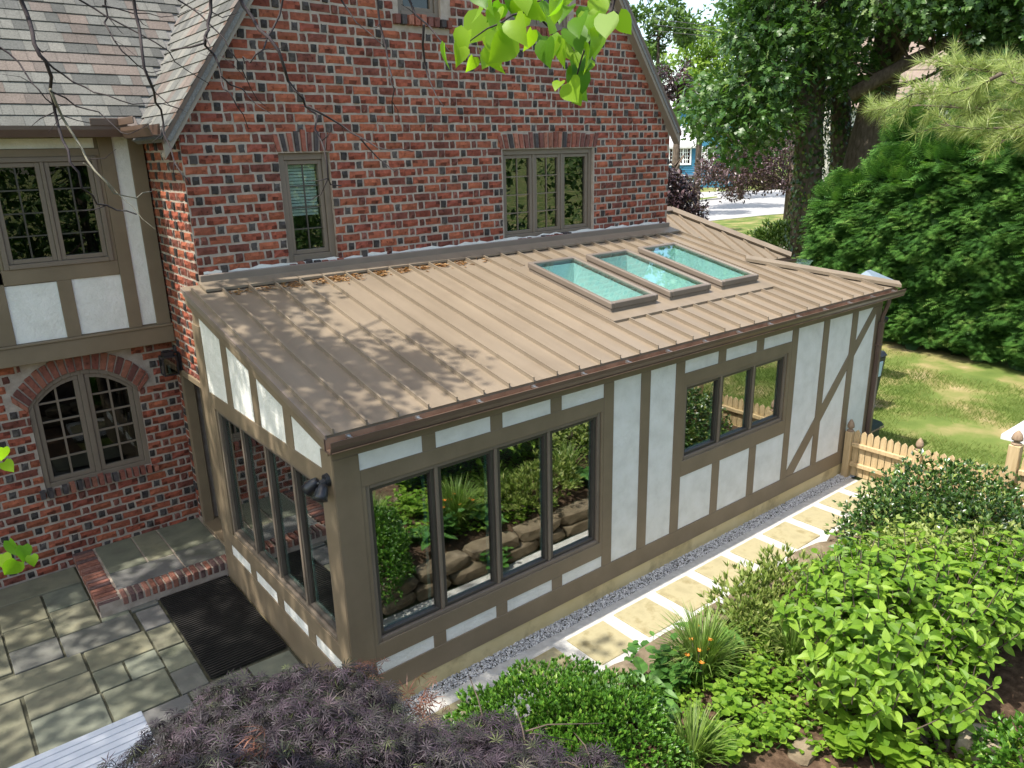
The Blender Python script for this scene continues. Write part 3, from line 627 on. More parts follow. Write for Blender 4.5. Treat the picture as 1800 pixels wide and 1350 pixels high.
m.build('hip_end', M['metal'], mroof)
MB().fprism(FA, [(EY, zr(EY)-.03), (D-.03, zr(D-.03)-.03), (D-.03, zr(D-.03)+.006), (EY, zr(EY)+.006)], -FX-.012, -FX+.004).build('rake_trim', M['flash'], mroof)
# gutter, hangers, downspout
gy, gz = EY+.005, 2.665
m = MB(); m.box(-.05, XE+.02, -.045, -.004, 2.52, zr(-.05)-.09); m.build('fascia', M['trim'], add_)
m = MB(); gutter_run(m, (-.07, -.046, gz), (HX1+.04, -.046, gz), .125, .105, (0, -1, 0)); ag = m.build('gutter', M['gutter'], add_)
m = MB(); m.box(-.06, HX1+.03, -.158, -.056, gz-.093, gz-.088); m.add([(-.06, -.0545, gz-.09), (HX1+.03, -.0545, gz-.09), (HX1+.03, -.0545, gz), (-.06, -.0545, gz)], [(0, 1, 2, 3)]); m.build('gutter_lining', M['gutter_in'], ag)
M['alum'] = surf('bare_aluminium', [(.3, (.55, .55, .55)), (.7, (.65, .65, .65))], rough=.3, metal=.9, bump=0)
for k in range(15):
    x = .12+k*.615; m = MB(); m.box(x-.012, x+.012, -.165, -.05, gz-.022, gz-.012); m.box(x-.016, x+.016, -.085, -.052, gz-.03, gz-.005); m.build('hanger', M['alum'], ag)
m = MB(); m.tube([(8.585, -.10, 2.57), (8.585, -.10, 2.50), (8.56, -.05, 2.30), (8.56, -.045, 2.2)], .034, 4); m.box(8.53, 8.595, -.078, -.012, .12, 2.22); m.box(8.522, 8.603, -.082, -.004, 1.86, 1.89); m.build('downspout', M['gutter'], add_, bevel=.006)
# ------------------------------------------------------------------ roof of the porch behind
por = thing('side_porch', 'hipped tan metal porch roof behind the sunroom, beside the lawn', 'porch', (9.4, 4.6, 0))
ey, ez, pm = 3.02, 2.62, .55; RX = 11.02; ry = 4.62; rz = ez+pm*(ry-ey); rx = RX-(ry-ey)
m = MB(); tilted(m, [(GR+.01, ey, ez), (RX, ey, ez), (rx, ry, rz), (GR+.01, ry, rz)], .08); tilted(m, [(RX, ey, ez), (RX, 2*ry-ey, ez), (rx, ry, rz)], .08); tilted(m, [(GR+.01, ry, rz), (rx, ry, rz), (RX, 2*ry-ey, ez), (GR+.01, 2*ry-ey, ez)], .08)
pr = m.build('roof', M['metal'], por)
for k in range(12):
    x = GR+.12+k*.29; y1 = min(ry, ey+(RX-x))-.1
    if y1-ey > .1:
        m = MB(); m.hexa([(x-.01, ey, ez+.001), (x+.01, ey, ez+.001), (x+.01, y1, ez+pm*(y1-ey)+.001), (x-.01, y1, ez+pm*(y1-ey)+.001), (x-.01, ey, ez+.04), (x+.01, ey, ez+.04), (x+.01, y1, ez+pm*(y1-ey)+.04), (x-.01, y1, ez+pm*(y1-ey)+.04)]); m.build('seam', M['metal'], pr)
m = MB(); m.tube([(RX+.02, ey-.02, ez+.02), (rx, ry, rz+.03)], .075, 4); m.build('hip_cap', M['metal'], pr)
m = MB(); m.tube([(rx, ry, rz+.03), (GR+.01, ry, rz+.03)], .075, 4); m.build('ridge_cap', M['flash'], pr)
m = MB(); gutter_run(m, (GR+.02, ey-.01, ez-.02), (RX+.08, ey-.01, ez-.02), .12, .1, (0, -1, 0)); m.build('gutter', M['gutter'], por)
m = MB(); m.box(GR+.02, RX-.25, ey+.25, 2*ry-ey-.25, 0, ez-.05); m.build('wall', M['stucco'], por)
# ------------------------------------------------------------------ lamps fixed to the walls
fl = thing('flood_light', 'black twin-head flood light on the near corner post of the sunroom', 'flood light', (-.02, .09, 2.25))
m = MB(); m.tube([(-.006, .09, 2.27), (-.035, .09, 2.27)], [.055, .05], 14); m.tube([(-.03, .09, 2.26), (-.075, .09, 2.25)], .03, 10); m.build('base', M['black'], fl, smooth=False)
for yy, dx, dy, dz in ((.02, -.05, -.045, -.075), (.17, -.05, .05, -.07)):
    c = np.array([-.09, yy, 2.235]); dv = np.array([dx, dy, dz]); dv /= np.linalg.norm(dv)
    m = MB(); m.tube([(-.06, .09, 2.255), c], .014, 8); m.tube([c-dv*.045, c-dv*.04, c, c+dv*.05, c+dv*.085, c+dv*.084, c+dv*.03], [.012, .03, .045, .05, .056, .047, .03], 14); m.build('lamp_head', M['black'], fl, smooth=True)
m = MB(); c = np.array([-.085, .11, 2.165]); m.tube([c+(0, 0, .05), c+(0, 0, .02), c+(0, 0, -.03), c+(0, 0, -.045)], [.02, .03, .028, .012], 12); m.build('motion_sensor', M['black'], fl, smooth=True)
f2 = thing('flood_light', 'small dark flood light at the far corner beside the downspout', 'flood light', (XE+.03, .1, 2.2))
m = MB(); m.tube([(XE-.02, .12, 2.27), (XE+.06, .12, 2.27)], .04, 12); m.build('base', M['black'], f2)
m = MB(); m.tube([(XE+.06, .12, 2.26), (XE+.10, .08, 2.24), (XE+.20, .02, 2.19)], [.025, .045, .055], 12); m.build('lamp_head', M['black'], f2, smooth=True)
lt = thing('wall_lantern', 'black square glass lantern on the side wall above the door corner', 'lantern', (GX-.1, 4.42, 2.2))
m = MB(); m.fbox(FS, 4.32, 4.44, 2.22, 2.46, .012, .03); m.build('back_plate', M['black'], lt)
m = MB(); L0, L1, N0, N1, Z0, Z1 = 4.30, 4.47, .06, .23, 2.20, 2.43
for a in (L0, L1-.014):
    for b in (N0, N1-.014): m.fbox(FS, a, a+.014, Z0, Z1, b, b+.014)
for z in (Z0, Z1-.012):
    m.fbox(FS, L0+.014, L1-.014, z, z+.012, N0, N0+.013); m.fbox(FS, L0+.014, L1-.014, z, z+.012, N1-.014, N1-.001); m.fbox(FS, L0, L0+.013, z, z+.012, N0+.014, N1-.014); m.fbox(FS, L1-.014, L1-.001, z, z+.012, N0+.014, N1-.014)
m.fbox(FS, L0+.03, L1-.03, Z1, Z1+.05, N0+.03, N1-.03); m.fbox(FS, 4.37, 4.39, Z1+.02, Z1+.04, .03, N0+.04); m.build('frame', M['black'], lt)
m = MB(); m.fbox(FS, L0+.015, L1-.015, Z0+.013, Z1-.013, N1-.009, N1-.006); m.fbox(FS, L0+.004, L0+.007, Z0+.013, Z1-.013, N0+.015, N1-.015); m.fbox(FS, L1-.007, L1-.004, Z0+.013, Z1-.013, N0+.015, N1-.015); m.build('pane', M['glass_old'], lt)
m = MB(); m.tube([FS(4.385, Z0+.012, .145), FS(4.385, Z0+.12, .145)], .016, 10); m.build('bulb', M['stucco'], lt)
# a few dry catkins and leaves caught on the roof
M['litter'] = leafmat('dry_litter', [(0, (.20, .09, .03)), (.5, (.32, .16, .06)), (1, (.42, .26, .11))], trans=.1)
rg = np.random.default_rng(4)
for k, (x, n) in enumerate([(.38, 26), (.66, 18), (.98, 46), (1.3, 30), (1.52, 90), (1.72, 50), (2.05, 55), (2.36, 70), (2.62, 45), (2.9, 55), (3.2, 40), (3.62, 14)]):
    c = np.stack([np.clip(rg.normal(x+.05, .06, n), x-.08, x+.2), D-.33+rg.normal(0, .045, n)-.05*rg.random(n)], 1); V = []; Tt = []
    for q in c:
        a = rg.uniform(0, 6.28); l = rg.uniform(.012, .05); z = zr(q[1])+.008+rg.random()*.012; dx, dy = math.cos(a)*l, math.sin(a)*l; b = len(V)
        V += [(q[0]-dx, q[1]-dy, z), (q[0]+dy*.25, q[1]-dx*.25, z+.01), (q[0]+dx, q[1]+dy, z), (q[0]-dy*.25, q[1]+dx*.25, z+.006)]; Tt += [(b, b+1, b+2), (b, b+2, b+3)]
    me = mesh_tris('leaf_litter', V, Tt, attrs=rg.random(len(Tt))); o = meshobj('leaf_litter', me, M['litter'], None, kind='stuff'); tag(o, 'drift of dry brown litter lying on the metal roof below the brick wall', 'leaf litter', 'litter drifts along the top of the metal roof')
# ================================================================== ground, paving, fence
M['ground'] = surf('grass_ground', [(.30, (.07, .11, .025)), (.48, (.12, .16, .04)), (.60, (.24, .21, .09)), (.74, (.40, .31, .19))], scale=.9, detail=8, rough=.95, bump=.4, bscale=50, spec=.1)
M['soil'] = surf('mulched_soil', [(.3, (.045, .028, .018)), (.55, (.09, .058, .038)), (.75, (.16, .105, .07))], scale=18, detail=8, rough=.95, bump=.8, bscale=45, spec=.1)
M['asphalt'] = surf('sun_bleached_road', [(.3, (.30, .295, .29)), (.7, (.36, .35, .345))], scale=.6, rough=.9, bump=.05)
M['joint'] = surf('sandy_joint', [(.3, (.05, .05, .033)), (.7, (.10, .095, .065))], scale=12, rough=.95, bump=.5)
M['flag'] = surf('bluestone', [(.3, (.75, .75, .75)), (.5, (.97, .99, .97)), (.7, (1.2, 1.18, 1.1))], scale=4.5, detail=8, rough=.8, bump=.35, bscale=24, attr='Col', spec=.25, bdist=.008, dirt=(.075, .085, .05), dirt_scale=1.7, dirt_lo=.56, dirt_hi=.8)
M['pathstone'] = surf('yellow_sandstone', [(.3, (.29, .255, .15)), (.55, (.36, .32, .195)), (.75, (.27, .225, .13))], scale=5, detail=8, rough=.9, bump=.3, bscale=35, spec=.15, dirt=(.23, .195, .10), dirt_scale=5, dirt_lo=.48, dirt_hi=.72)
M['pathwhite'] = surf('pale_limestone_gravel', [(.3, (.40, .39, .36)), (.7, (.54, .53, .50))], scale=14, detail=6, rough=.95, bump=.6, bscale=130, spec=.1)
M['pebble'] = surf('grey_pebble', [(.3, (.8, .8, .8)), (.7, (1.15, 1.15, 1.15))], scale=40, rough=.8, bump=.1, attr='Col')
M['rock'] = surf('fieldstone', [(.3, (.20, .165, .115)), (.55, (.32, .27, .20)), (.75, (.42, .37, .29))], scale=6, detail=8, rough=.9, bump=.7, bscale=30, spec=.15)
M['wallstone'] = surf('shaded_fieldstone', [(.3, (.11, .085, .055)), (.55, (.19, .15, .10)), (.75, (.27, .22, .16))], scale=6, detail=8, rough=.9, bump=.7, bscale=30, spec=.15)  # darker copy of fieldstone, the wall's shade put into the colour
M['rubber'] = surf('black_rubber', [(.3, (.012, .011, .010)), (.7, (.022, .020, .018))], scale=7, rough=.6, bump=.1, spec=.35)
M['white'] = surf('pale_painted_metal', [(.3, (.55, .56, .60)), (.7, (.62, .63, .67))], scale=3, rough=.4, bump=0, spec=.4)
M['cedar'] = surf('fresh_cedar', [(.3, (.40, .29, .155)), (.55, (.50, .38, .215)), (.75, (.56, .44, .26))], scale=5, detail=6, rough=.7, bump=.25, bscale=20, stretch=(6, 6, .6), bstretch=(8, 8, .5), spec=.25)
M['weathered'] = surf('weathered_cedar', [(.3, (.22, .155, .10)), (.7, (.33, .24, .165))], scale=8, rough=.8, bump=.3, stretch=(6, 6, .6))
# ground sheet
gm = MB(); gm.add([(-400, -400, -.05), (400, -400, -.05), (400, 400, -.05), (-400, 400, -.05)], [(0, 1, 2, 3)]); struct(gm.build('ground', M['ground']))
# patio: joint bed and flagstones
m = MB(); m.box(-6, 0.0, .7, YW, -.3, -.022); patio = struct(m.build('patio', M['joint']))
FC = [tuple(np.array(c)*.84) for c in [(.180, .182, .136), (.20, .190, .136), (.160, .157, .142), (.175, .182, .144), (.155, .149, .146), (.205, .193, .134)]]
rg = np.random.default_rng(21)
def flag(par, x0, x1, y0, y1, z, t=.03, gap=.011, col=None, mat='flag'):
    j = lambda: rg.uniform(-.006, .006)
    c = [(x0+gap+j(), y0+gap+j()), (x1-gap+j(), y0+gap+j()), (x1-gap+j(), y1-gap+j()), (x0+gap+j(), y1-gap+j())]; dz = [rg.uniform(-.003, .003) for _ in c]
    m = MB(); m.col = tuple(np.array(col if col else FC[rg.integers(6)])*rg.uniform(.9, 1.1))
    m.hexa([(a, b, z-t) for a, b in c]+[(a, b, z+q) for (a, b), q in zip(c, dz)]); m.build('paving_stone', M[mat], par, cols=True, bevel=.006)
rows = [(4.19, 4.64, [-3.0, -2.2, -1.36]), (3.61, 4.19, [-2.9, -2.22, -1.775]), (3.72, 4.19, [-1.775, -1.365]), (3.14, 3.72, [-1.775, -1.365]), (2.80, 3.61, [-2.9, -2.21]), (3.18, 3.61, [-2.21, -1.775]), (2.75, 3.18, [-2.21, -1.775]), (2.70, 3.14, [-1.775, -1.075]),
        (2.35, 2.75, [-3.2, -2.5, -1.63]), (2.29, 2.70, [-1.63, -1.045]), (1.92, 2.29, [-1.63, -1.35, -1.045]), (1.93, 2.35, [-2.195, -1.63]), (1.40, 2.35, [-3.0, -2.195]), (1.40, 1.93, [-2.195, -1.615]), (1.40, 1.92, [-1.615, -1.055]),
        (2.66, 3.10, [-1.055, -.785]), (2.225, 2.66, [-1.055, -.785]), (1.805, 2.225, [-1.055, -.785]), (1.40, 1.805, [-1.055, -.785]), (.72, 1.40, [-3.2, -2.4, -1.7, -1.0, -.45, -.02]), (3.61, 4.19, [-4.0, -2.9]), (2.8, 3.61, [-4.0, -2.9]), (3.12, 3.25, [-1.365, -1.075, -.785])]
for y0, y1, xs in rows:
    for a, b in zip(xs[:-1], xs[1:]): flag(patio, a, b, y0, y1, rg.uniform(-.003, .004))
# raised landing at the door with rowlock border
ld = thing('door_landing', 'low flagstone landing edged with red bricks below the brown door', 'landing', (-.6, 3.9, 0))
m = MB(); m.box(-1.35, GX-.002, 3.215, YW-.002, -.02, .148); m.box(-1.13, GX-.002, 3.41, YW-.002, .1481, .150); m.build('base', M['mortar'], ld)
LZ = .162
for x0, x1, y0, y1, c in [(-1.13, -.70, 3.84, 4.64, 0), (-1.13, -.40, 3.41, 3.84, 4), (-.70, -.40, 3.84, 4.64, 1), (-.40, .12, 3.86, 4.64, 0), (-.40, GX, 3.41, 3.86, 2), (.0, GX, 3.86, 4.64, 3)][:5]: flag(ld, x0, x1, y0, y1, LZ, col=FC[c])
def rowlock(x0, x1, y0, y1, z0, z1):
    m = MB(); m.col = tuple(np.array([[.27, .115, .08], [.22, .095, .072], [.30, .14, .10], [.13, .08, .075], [.25, .125, .098]][rg.integers(5)])*rg.uniform(.85, 1.1)); j = lambda: rg.uniform(-.004, .004)
    m.box(x0+j(), x1+j(), y0+j(), y1+j(), z0, z1+rg.uniform(-.004, .005)); m.build('brick', M['brick'], ld, cols=True, bevel=.006)
n = 18
for i in range(n): y = 3.205+(4.64-3.205)*i/n; rowlock(-1.362, -1.145, y+.012, y+(4.64-3.205)/n-.012, .07, LZ+.004)
n = 17
for i in range(n): x = -1.128+(.14+1.128)*i/n; rowlock(x+.012, x+1.268/n-.012, 3.205, 3.405, .07, LZ+.006)
# ribbed mat
mat_ = thing('door_mat', 'large black ribbed rubber mat beside the glazed sunroom wall', 'mat', (-.4, 2.3, 0))
m = MB(); m.box(-.775, -.03, 1.44, 3.17, .004, .012); m.build('base', M['rubber'], mat_)
m = MB()
for k in range(45): y = 1.45+k*.0384; m.box(-.772, -.033, y, y+.015, .012, .034)
m.build('ribs', M['rubber'], mat_, kind='stuff')
# bench of pale slats
bn = thing('slatted_bench', 'pale grey slatted bench on the patio behind the purple maple', 'bench', (-2.1, .5, 0))
for k in range(9):
    y = .80-k*.076; m = MB(); m.box(-3.1, -1.475+.0*k, y-.0665, y, .425, .45); m.build('slat', M['white'], bn, bevel=.004)
for x in (-2.95, -1.6):
    for y in (.74, .18): m = MB(); m.box(x-.03, x+.03, y-.03, y+.03, 0, .40); m.build('leg', M['white'], bn)
m = MB(); m.box(-3.0, -1.55, .15, .19, .36, .424); m.box(-3.0, -1.55, .73, .77, .36, .424); m.box(-1.60, -1.55, .19, .73, .36, .424); m.build('frame', M['white'], bn)
# path along the front wall
m = MB(); m.box(-.5, 7.9, -1.06, -.165, -.3, .012); path = struct(m.build('garden_path', M['pathwhite']))
for k in range(10):
    x0 = 1.475+k*.667; flag(path, x0, x0+.505, -.815, -.315, .024+.004*rg.random(), t=.02, gap=.0, col=(1, 1, 1), mat='pathstone')
for k in range(3): flag(path, .14+k*.445-.6, .14+k*.445-.15, -.815, -.315, .026, t=.02, gap=.0, col=(1, 1, 1), mat='pathstone')
m = MB(); m.box(-.5, 8.6, -.163, .03, -.3, -.012); struct(m.build('gravel_bed', M['joint']))
def pebbles(name, label, x0, x1, y0, y1, z, n, s0, s1, seed):
    q = np.random.default_rng(seed); base = np.array([(1, 0, 0), (-1, 0, 0), (0, 1, 0), (0, -1, 0), (0, 0, 1), (0, 0, -.3)], float); T0 = np.array([(0, 2, 4), (2, 1, 4), (1, 3, 4), (3, 0, 4)])
    P = np.stack([q.uniform(x0, x1, n), q.uniform(y0, y1, n), np.full(n, z)+q.random(n)*.008], 1); s = q.uniform(s0, s1, (n, 1, 1))*q.uniform(.6, 1.2, (n, 1, 3))
    V = (base[None]+q.normal(0, .15, (n, 6, 3)))*s; a = q.uniform(0, 6.28, n); c, si = np.cos(a)[:, None], np.sin(a)[:, None]
    V = np.stack([V[..., 0]*c-V[..., 1]*si, V[..., 0]*si+V[..., 1]*c, V[..., 2]], -1)+P[:, None]
    T = (T0[None]+np.arange(n)[:, None, None]*6).reshape(-1, 3); cc = np.array([.55, .55, .54])*q.uniform(.45, 1.35, (n, 1)); cc = np.repeat(cc, 4, 0)
    o = meshobj(name, mesh_tris(name, V.reshape(-1, 3), T, cols=cc), M['pebble'], None, kind='stuff'); tag(o, label, 'gravel')
pebbles('gravel', 'grey gravel strip between the foundation and the stepping stone path', -.45, 8.55, -.168, .02, -.004, 13000, .006, .014, 3)
# retaining wall of rough stones and the raised bed
def rockmesh(c, s, q, n=2, flat=.75):
    bm = bmesh.new(); bmesh.ops.create_icosphere(bm, subdivisions=n, radius=1)
    for v in bm.verts:
        p = np.array(v.co); p = np.sign(p)*np.abs(p)**.5; p = p*(1+q.normal(0, .045)); v.co = p*np.array(s)
    V = np.array([v.co for v in bm.verts]); T = np.array([[v.index for v in f.verts] for f in bm.faces]); bm.free()
    a = q.uniform(-.12, .12); V = np.stack([V[:, 0]*math.cos(a)-V[:, 1]*math.sin(a), V[:, 0]*math.sin(a)+V[:, 1]*math.cos(a), V[:, 2]], 1); return V+np.array(c), T
rw = thing('retaining_wall', 'low dry-stone retaining wall between path and planted bed', 'wall', (3.3, -1.2, 0)); q = np.random.default_rng(8)
for lev in range(2):
    x = -.9+lev*.17
    while x < 7.4:
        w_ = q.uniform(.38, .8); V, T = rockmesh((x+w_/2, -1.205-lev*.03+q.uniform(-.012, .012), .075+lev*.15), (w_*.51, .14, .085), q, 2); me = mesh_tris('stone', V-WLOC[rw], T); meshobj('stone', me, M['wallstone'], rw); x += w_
def bedz(x, y):
    e = np.clip((-1.22-y)/.25, 0, 1); r = np.clip((-y-1.2)/6, 0, 1); return -.06+.33*e+.22*r+.03*np.sin(x*2.1+y)*e+.02*np.sin(x*5.3-y*4.1)*e
gx, gy = np.meshgrid(np.linspace(-6, 7.85, 90), np.linspace(-1.08, -9, 60)); gz_ = bedz(gx, gy)
V = np.stack([gx.ravel(), gy.ravel(), gz_.ravel()], 1); ii = np.arange(60*90).reshape(60, 90)
T = np.stack([ii[:-1, :-1], ii[1:, :-1], ii[1:, 1:], ii[:-1, 1:]], -1).reshape(-1, 4); struct(meshobj('garden_bed', mesh_tris('garden_bed', V, T, smooth=True), M['soil']))
m = MB(); m.box(-6, -.505, -1.1, .715, -.3, -.005); struct(m.build('side_bed', M['soil']))
# cedar picket fence with finials
def fence_run(par, x, y0, y1, zb, top, n):
    for k in range(n):
        yc = y0+(y1-y0)*(k+.5)/n; wd = abs(y1-y0)/n*.44; F = frame((x, 0, 0), (0, 1, 0), (-1, 0, 0)); t = top+q.uniform(-.008, .008)
        MB().fprism(F, [(yc-wd, zb+.04), (yc+wd, zb+.04), (yc+wd, t-.085), (yc+wd*.8, t-.035), (yc, t), (yc-wd*.8, t-.035), (yc-wd, t-.085)], -.02, 0).build('picket', M['cedar'], par)
    for z in (zb+.22, top-.22): m = MB(); m.box(x-.05, x-.002, min(y0, y1), max(y0, y1), z-.03, z+.03); m.build('rail', M['cedar'], par, bevel=.005)
def post(par, x, y, zb, top, w=.05):
    m = MB(); m.box(x-w, x+w, y-w, y+w, zb, top); p = m.build('post', M['cedar'], par, bevel=.006)
    m = MB(); m.lathe((x, y, top), [(w*.95, 0), (w*.95, .02), (w*.55, .032), (w*.5, .045), (w*.95, .06), (w*1.0, .085), (w*.8, .13), (w*.4, .165), (.004, .185)], 10); m.build('finial', M['weathered'], p, smooth=True)
fn = thing('picket_fence', 'golden cedar picket fence joining the sunroom to the shrubs', 'fence', (7.95, -1.0, 0))
post(fn, 7.95, -.075, -.05, .70); post(fn, 7.95, -1.04, -.05, .69)
fence_run(fn, 7.96, -.13, -.985, 0, .74, 9); fence_run(fn, 7.96, -1.10, -2.3, 0, .74, 12)
fn2 = thing('picket_fence', 'cedar gate post and fence panel at the right edge of the picture', 'fence', (7.6, -2.7, .2))
p3 = PX(1785, 790, 7.62); post(fn2, 7.62, p3[1], .1, 1.22, .062)
F2 = frame((7.62, p3[1], 0), (0, 1, 0), (-1, 0, 0)); fence_run(fn2, 7.63, p3[1]-.08, p3[1]-2.3, .2, 1.12, 18)
# far right: bins, boxes, slab on the lawn
M['bin'] = surf('dark_plastic', [(.3, (.022, .028, .04)), (.7, (.03, .037, .05))], rough=.45, bump=.05, spec=.4)
M['label'] = surf('pale_blue_sticker', [(.3, (.45, .62, .72)), (.7, (.52, .70, .80))], bump=0)
M['concrete'] = surf('concrete', [(.3, (.36, .34, .31)), (.7, (.46, .44, .40))], scale=3, detail=8, rough=.9, bump=.2)
M['greenbox'] = surf('dark_green_steel', [(.3, (.022, .035, .030)), (.7, (.032, .046, .040))], rough=.4, bump=.03, spec=.5)
m = MB(); m.box(8.75, 11.4, 1.2, 3.3, -.1, -.012); struct(m.build('concrete_pad', M['concrete']))
bn2 = thing('wheeled_bin', 'dark wheeled recycling bin with pale sticker behind the sunroom corner', 'bin', (11.3, 1.5, 0))
bx, by = 11.05, 1.42
m = MB(); m.hexa([(bx-.24, by-.26, .06), (bx+.24, by-.26, .06), (bx+.24, by+.26, .06), (bx-.24, by+.26, .06), (bx-.29, by-.34, .98), (bx+.29, by-.34, .98), (bx+.29, by+.34, .98), (bx-.29, by+.34, .98)]); m.build('body', M['bin'], bn2, bevel=.02)
m = MB(); m.hexa([(bx-.31, by-.36, .98), (bx+.31, by-.36, .98), (bx+.31, by+.38, .98), (bx-.31, by+.38, .98), (bx-.27, by-.30, 1.07), (bx+.27, by-.30, 1.07), (bx+.27, by+.34, 1.05), (bx-.27, by+.34, 1.05)]); m.build('lid', M['bin'], bn2, bevel=.015)
m = MB(); m.hexa([(bx-.14, by-.334, .62), (bx+.16, by-.334, .62), (bx+.16, by-.32, .62), (bx-.14, by-.32, .62), (bx-.14, by-.352, .90), (bx+.16, by-.352, .90), (bx+.16, by-.33, .90), (bx-.14, by-.33, .90)]); m.build('sticker', M['label'], bn2)
for s in (-.2, .2): m = MB(); m.tube([(bx+s-.03, by+.3, .1), (bx+s+.03, by+.3, .1)], .1, 14); m.build('wheel', M['black'], bn2)
gb = thing('storage_box', 'dark green lidded box standing at the far corner of the sunroom', 'box', (9.2, .35, 0))
m = MB(); m.box(8.70, 9.30, .12, .75, 0, .40); m.build('body', M['greenbox'], gb, bevel=.01)
m = MB(); m.hexa([(8.66, .08, .40), (9.36, .08, .40), (9.36, .79, .40), (8.66, .79, .40), (8.68, .12, .46), (9.33, .12, .46), (9.33, .77, .52), (8.68, .77, .52)]); m.build('lid', M['greenbox'], gb, bevel=.008)
m = MB(); m.box(8.70, 9.34, .072, .082, .375, .398); m.build('trim_strip', M['weathered'], gb)
m = MB(); A = PZ(1775, 772); m.box(A[0]+.05, A[0]+2, A[1]-1.0, A[1]+.15, -.05, .03); struct(m.build('white_slab', M['white']))
def lamp(label, px, py, x, kind):
    c = PX(px, py, x); o = thing('garden_lamp', label, 'lamp', (c[0], c[1], 0))
    m = MB(); m.tube([(c[0], c[1], 0), (c[0], c[1], c[2]-.1)], .03, 8); m.build('post', M['white'] if kind == 0 else M['bin'], o)
    m = MB()
    if kind == 0:
        m.hexa([(c[0]-.07, c[1]-.07, c[2]-.14), (c[0]+.07, c[1]-.07, c[2]-.14), (c[0]+.07, c[1]+.07, c[2]-.14), (c[0]-.07, c[1]+.07, c[2]-.14), (c[0]-.2, c[1]-.2, c[2]+.1), (c[0]+.2, c[1]-.2, c[2]+.1), (c[0]+.2, c[1]+.2, c[2]+.1), (c[0]-.2, c[1]+.2, c[2]+.1)]); m.build('glass_shade', M['glass'], o)
        m = MB(); m.tube([(c[0], c[1], c[2]-.12), (c[0], c[1], c[2]+.0), (c[0], c[1], c[2]+.04)], [.05, .06, .02], 10); m.build('bulb', M['white'], o)
    else:
        m.add([(c[0]-.3, c[1]-.3, c[2]-.06), (c[0]+.3, c[1]-.3, c[2]-.06), (c[0]+.3, c[1]+.3, c[2]-.06), (c[0]-.3, c[1]+.3, c[2]-.06), (c[0]-.1, c[1]+.1, c[2]+.14), (c[0]+.05, c[1]+.1, c[2]+.14)], [(0, 1, 5, 4), (1, 2, 5), (2, 3, 4, 5), (3, 0, 4), (3, 2, 1, 0)]); m.build('cap', M['slate'], o)
        m = MB(); m.box(c[0]-.12, c[0]+.12, c[1]-.12, c[1]+.12, c[2]-.35, c[2]-.07); m.build('lantern_body', M['bin'], o)
M['slate'] = surf('blue_grey_metal', [(.3, (.16, .21, .26)), (.7, (.22, .28, .33))], rough=.35, bump=0)
lamp('clear glass lamp with flared shade in front of the hedge', 1405, 466, 12.4, 0)
lamp('lamp post with blue-grey metal cap above the hipped end of the roof', 1535, 488, 12.6, 1)
# ================================================================== foliage tools
def unit(a): return a/(np.linalg.norm(a, axis=-1, keepdims=True)+1e-9)
def tpl(V, T): return np.array(V, float), np.array(T, int)
T_SIMPLE = tpl([(0, 0, 0), (-.26, .45, .07), (.26, .45, .07), (0, 1, -.06), (0, .5, 0)], [(0, 4, 1), (0, 2, 4), (1, 4, 3), (4, 2, 3)])
T_ROUND = tpl([(0, 0, 0), (-.36, .35, .08), (.36, .35, .08), (-.30, .72, .05), (.30, .72, .05), (0, 1, -.05), (0, .5, 0)], [(0, 6, 1), (0, 2, 6), (1, 6, 3), (2, 4, 6), (3, 6, 5), (6, 4, 5)])
T_NARROW = tpl([(0, 0, 0), (-.13, .45, .03), (.13, .45, .03), (0, 1, -.08)], [(0, 2, 1), (1, 2, 3)])
def t_ovate(n=6, w=.34, heart=False, droop=.18, fold=.08):
    V = []; ts = np.linspace(0, 1, n+1)
    for t in ts:
        hw = w*(math.sin(math.pi*t**.72))**.85 if not heart else .5*(math.sin(math.pi*min(1, (t*.86+.14))))**.7*(1 if t < .99 else 0)
        if not heart and t == 0: hw = .01
        z = -droop*t*t
        V += [(-hw, t-(.12*(heart and t == 0)), z+fold*hw*2), (0, t, z), (hw, t-(.12*(heart and t == 0)), z+fold*hw*2)]
    T = []
    for i in range(n):
        a = 3*i; T += [(a, a+1, a+4), (a, a+4, a+3), (a+1, a+2, a+5), (a+1, a+5, a+4)]
    return tpl(V, T)
T_OVATE = t_ovate(w=.27, droop=.28, fold=.22)
def t_heart():
    V = []; pr = [(-.10, .0, .27), (.10, .08, .45), (.33, .33, .47), (.56, .56, .37), (.76, .76, .20), (.90, .90, .07), (1.0, 1.0, .0)]
    for ys, ym, w in pr:
        z = -.22*max(ys, 0)**2; V += [(-w, ys, z+.22*w), (0, max(ym, 0), z), (w, ys, z+.22*w)]
    T = []
    for i in range(len(pr)-1):
        a = 3*i; T += [(a, a+1, a+4), (a, a+4, a+3), (a+1, a+2, a+5), (a+1, a+5, a+4)]
    return tpl(V, T)
T_HEART = t_heart()
def t_star(angs, lens, w=.042, droop=.5):
    V = [(0, 0, 0)]; T = []
    for a, l in zip(angs, lens):
        a = math.radians(a); dx, dy = math.sin(a), math.cos(a); px, py = dy, -dx; b = len(V)
        V += [(dx*l*.45-px*w, dy*l*.45-py*w, -droop*l*l*.15), (dx*l*.45+px*w, dy*l*.45+py*w, -droop*l*l*.15), (dx*l, dy*l, -droop*l*l)]
        T += [(0, b+1, b), (b, b+1, b+2)]
    return tpl(V, T)
T_STAR = t_star([-105, -68, -35, 0, 35, 68, 105], [.55, .8, .95, 1, .95, .8, .55])
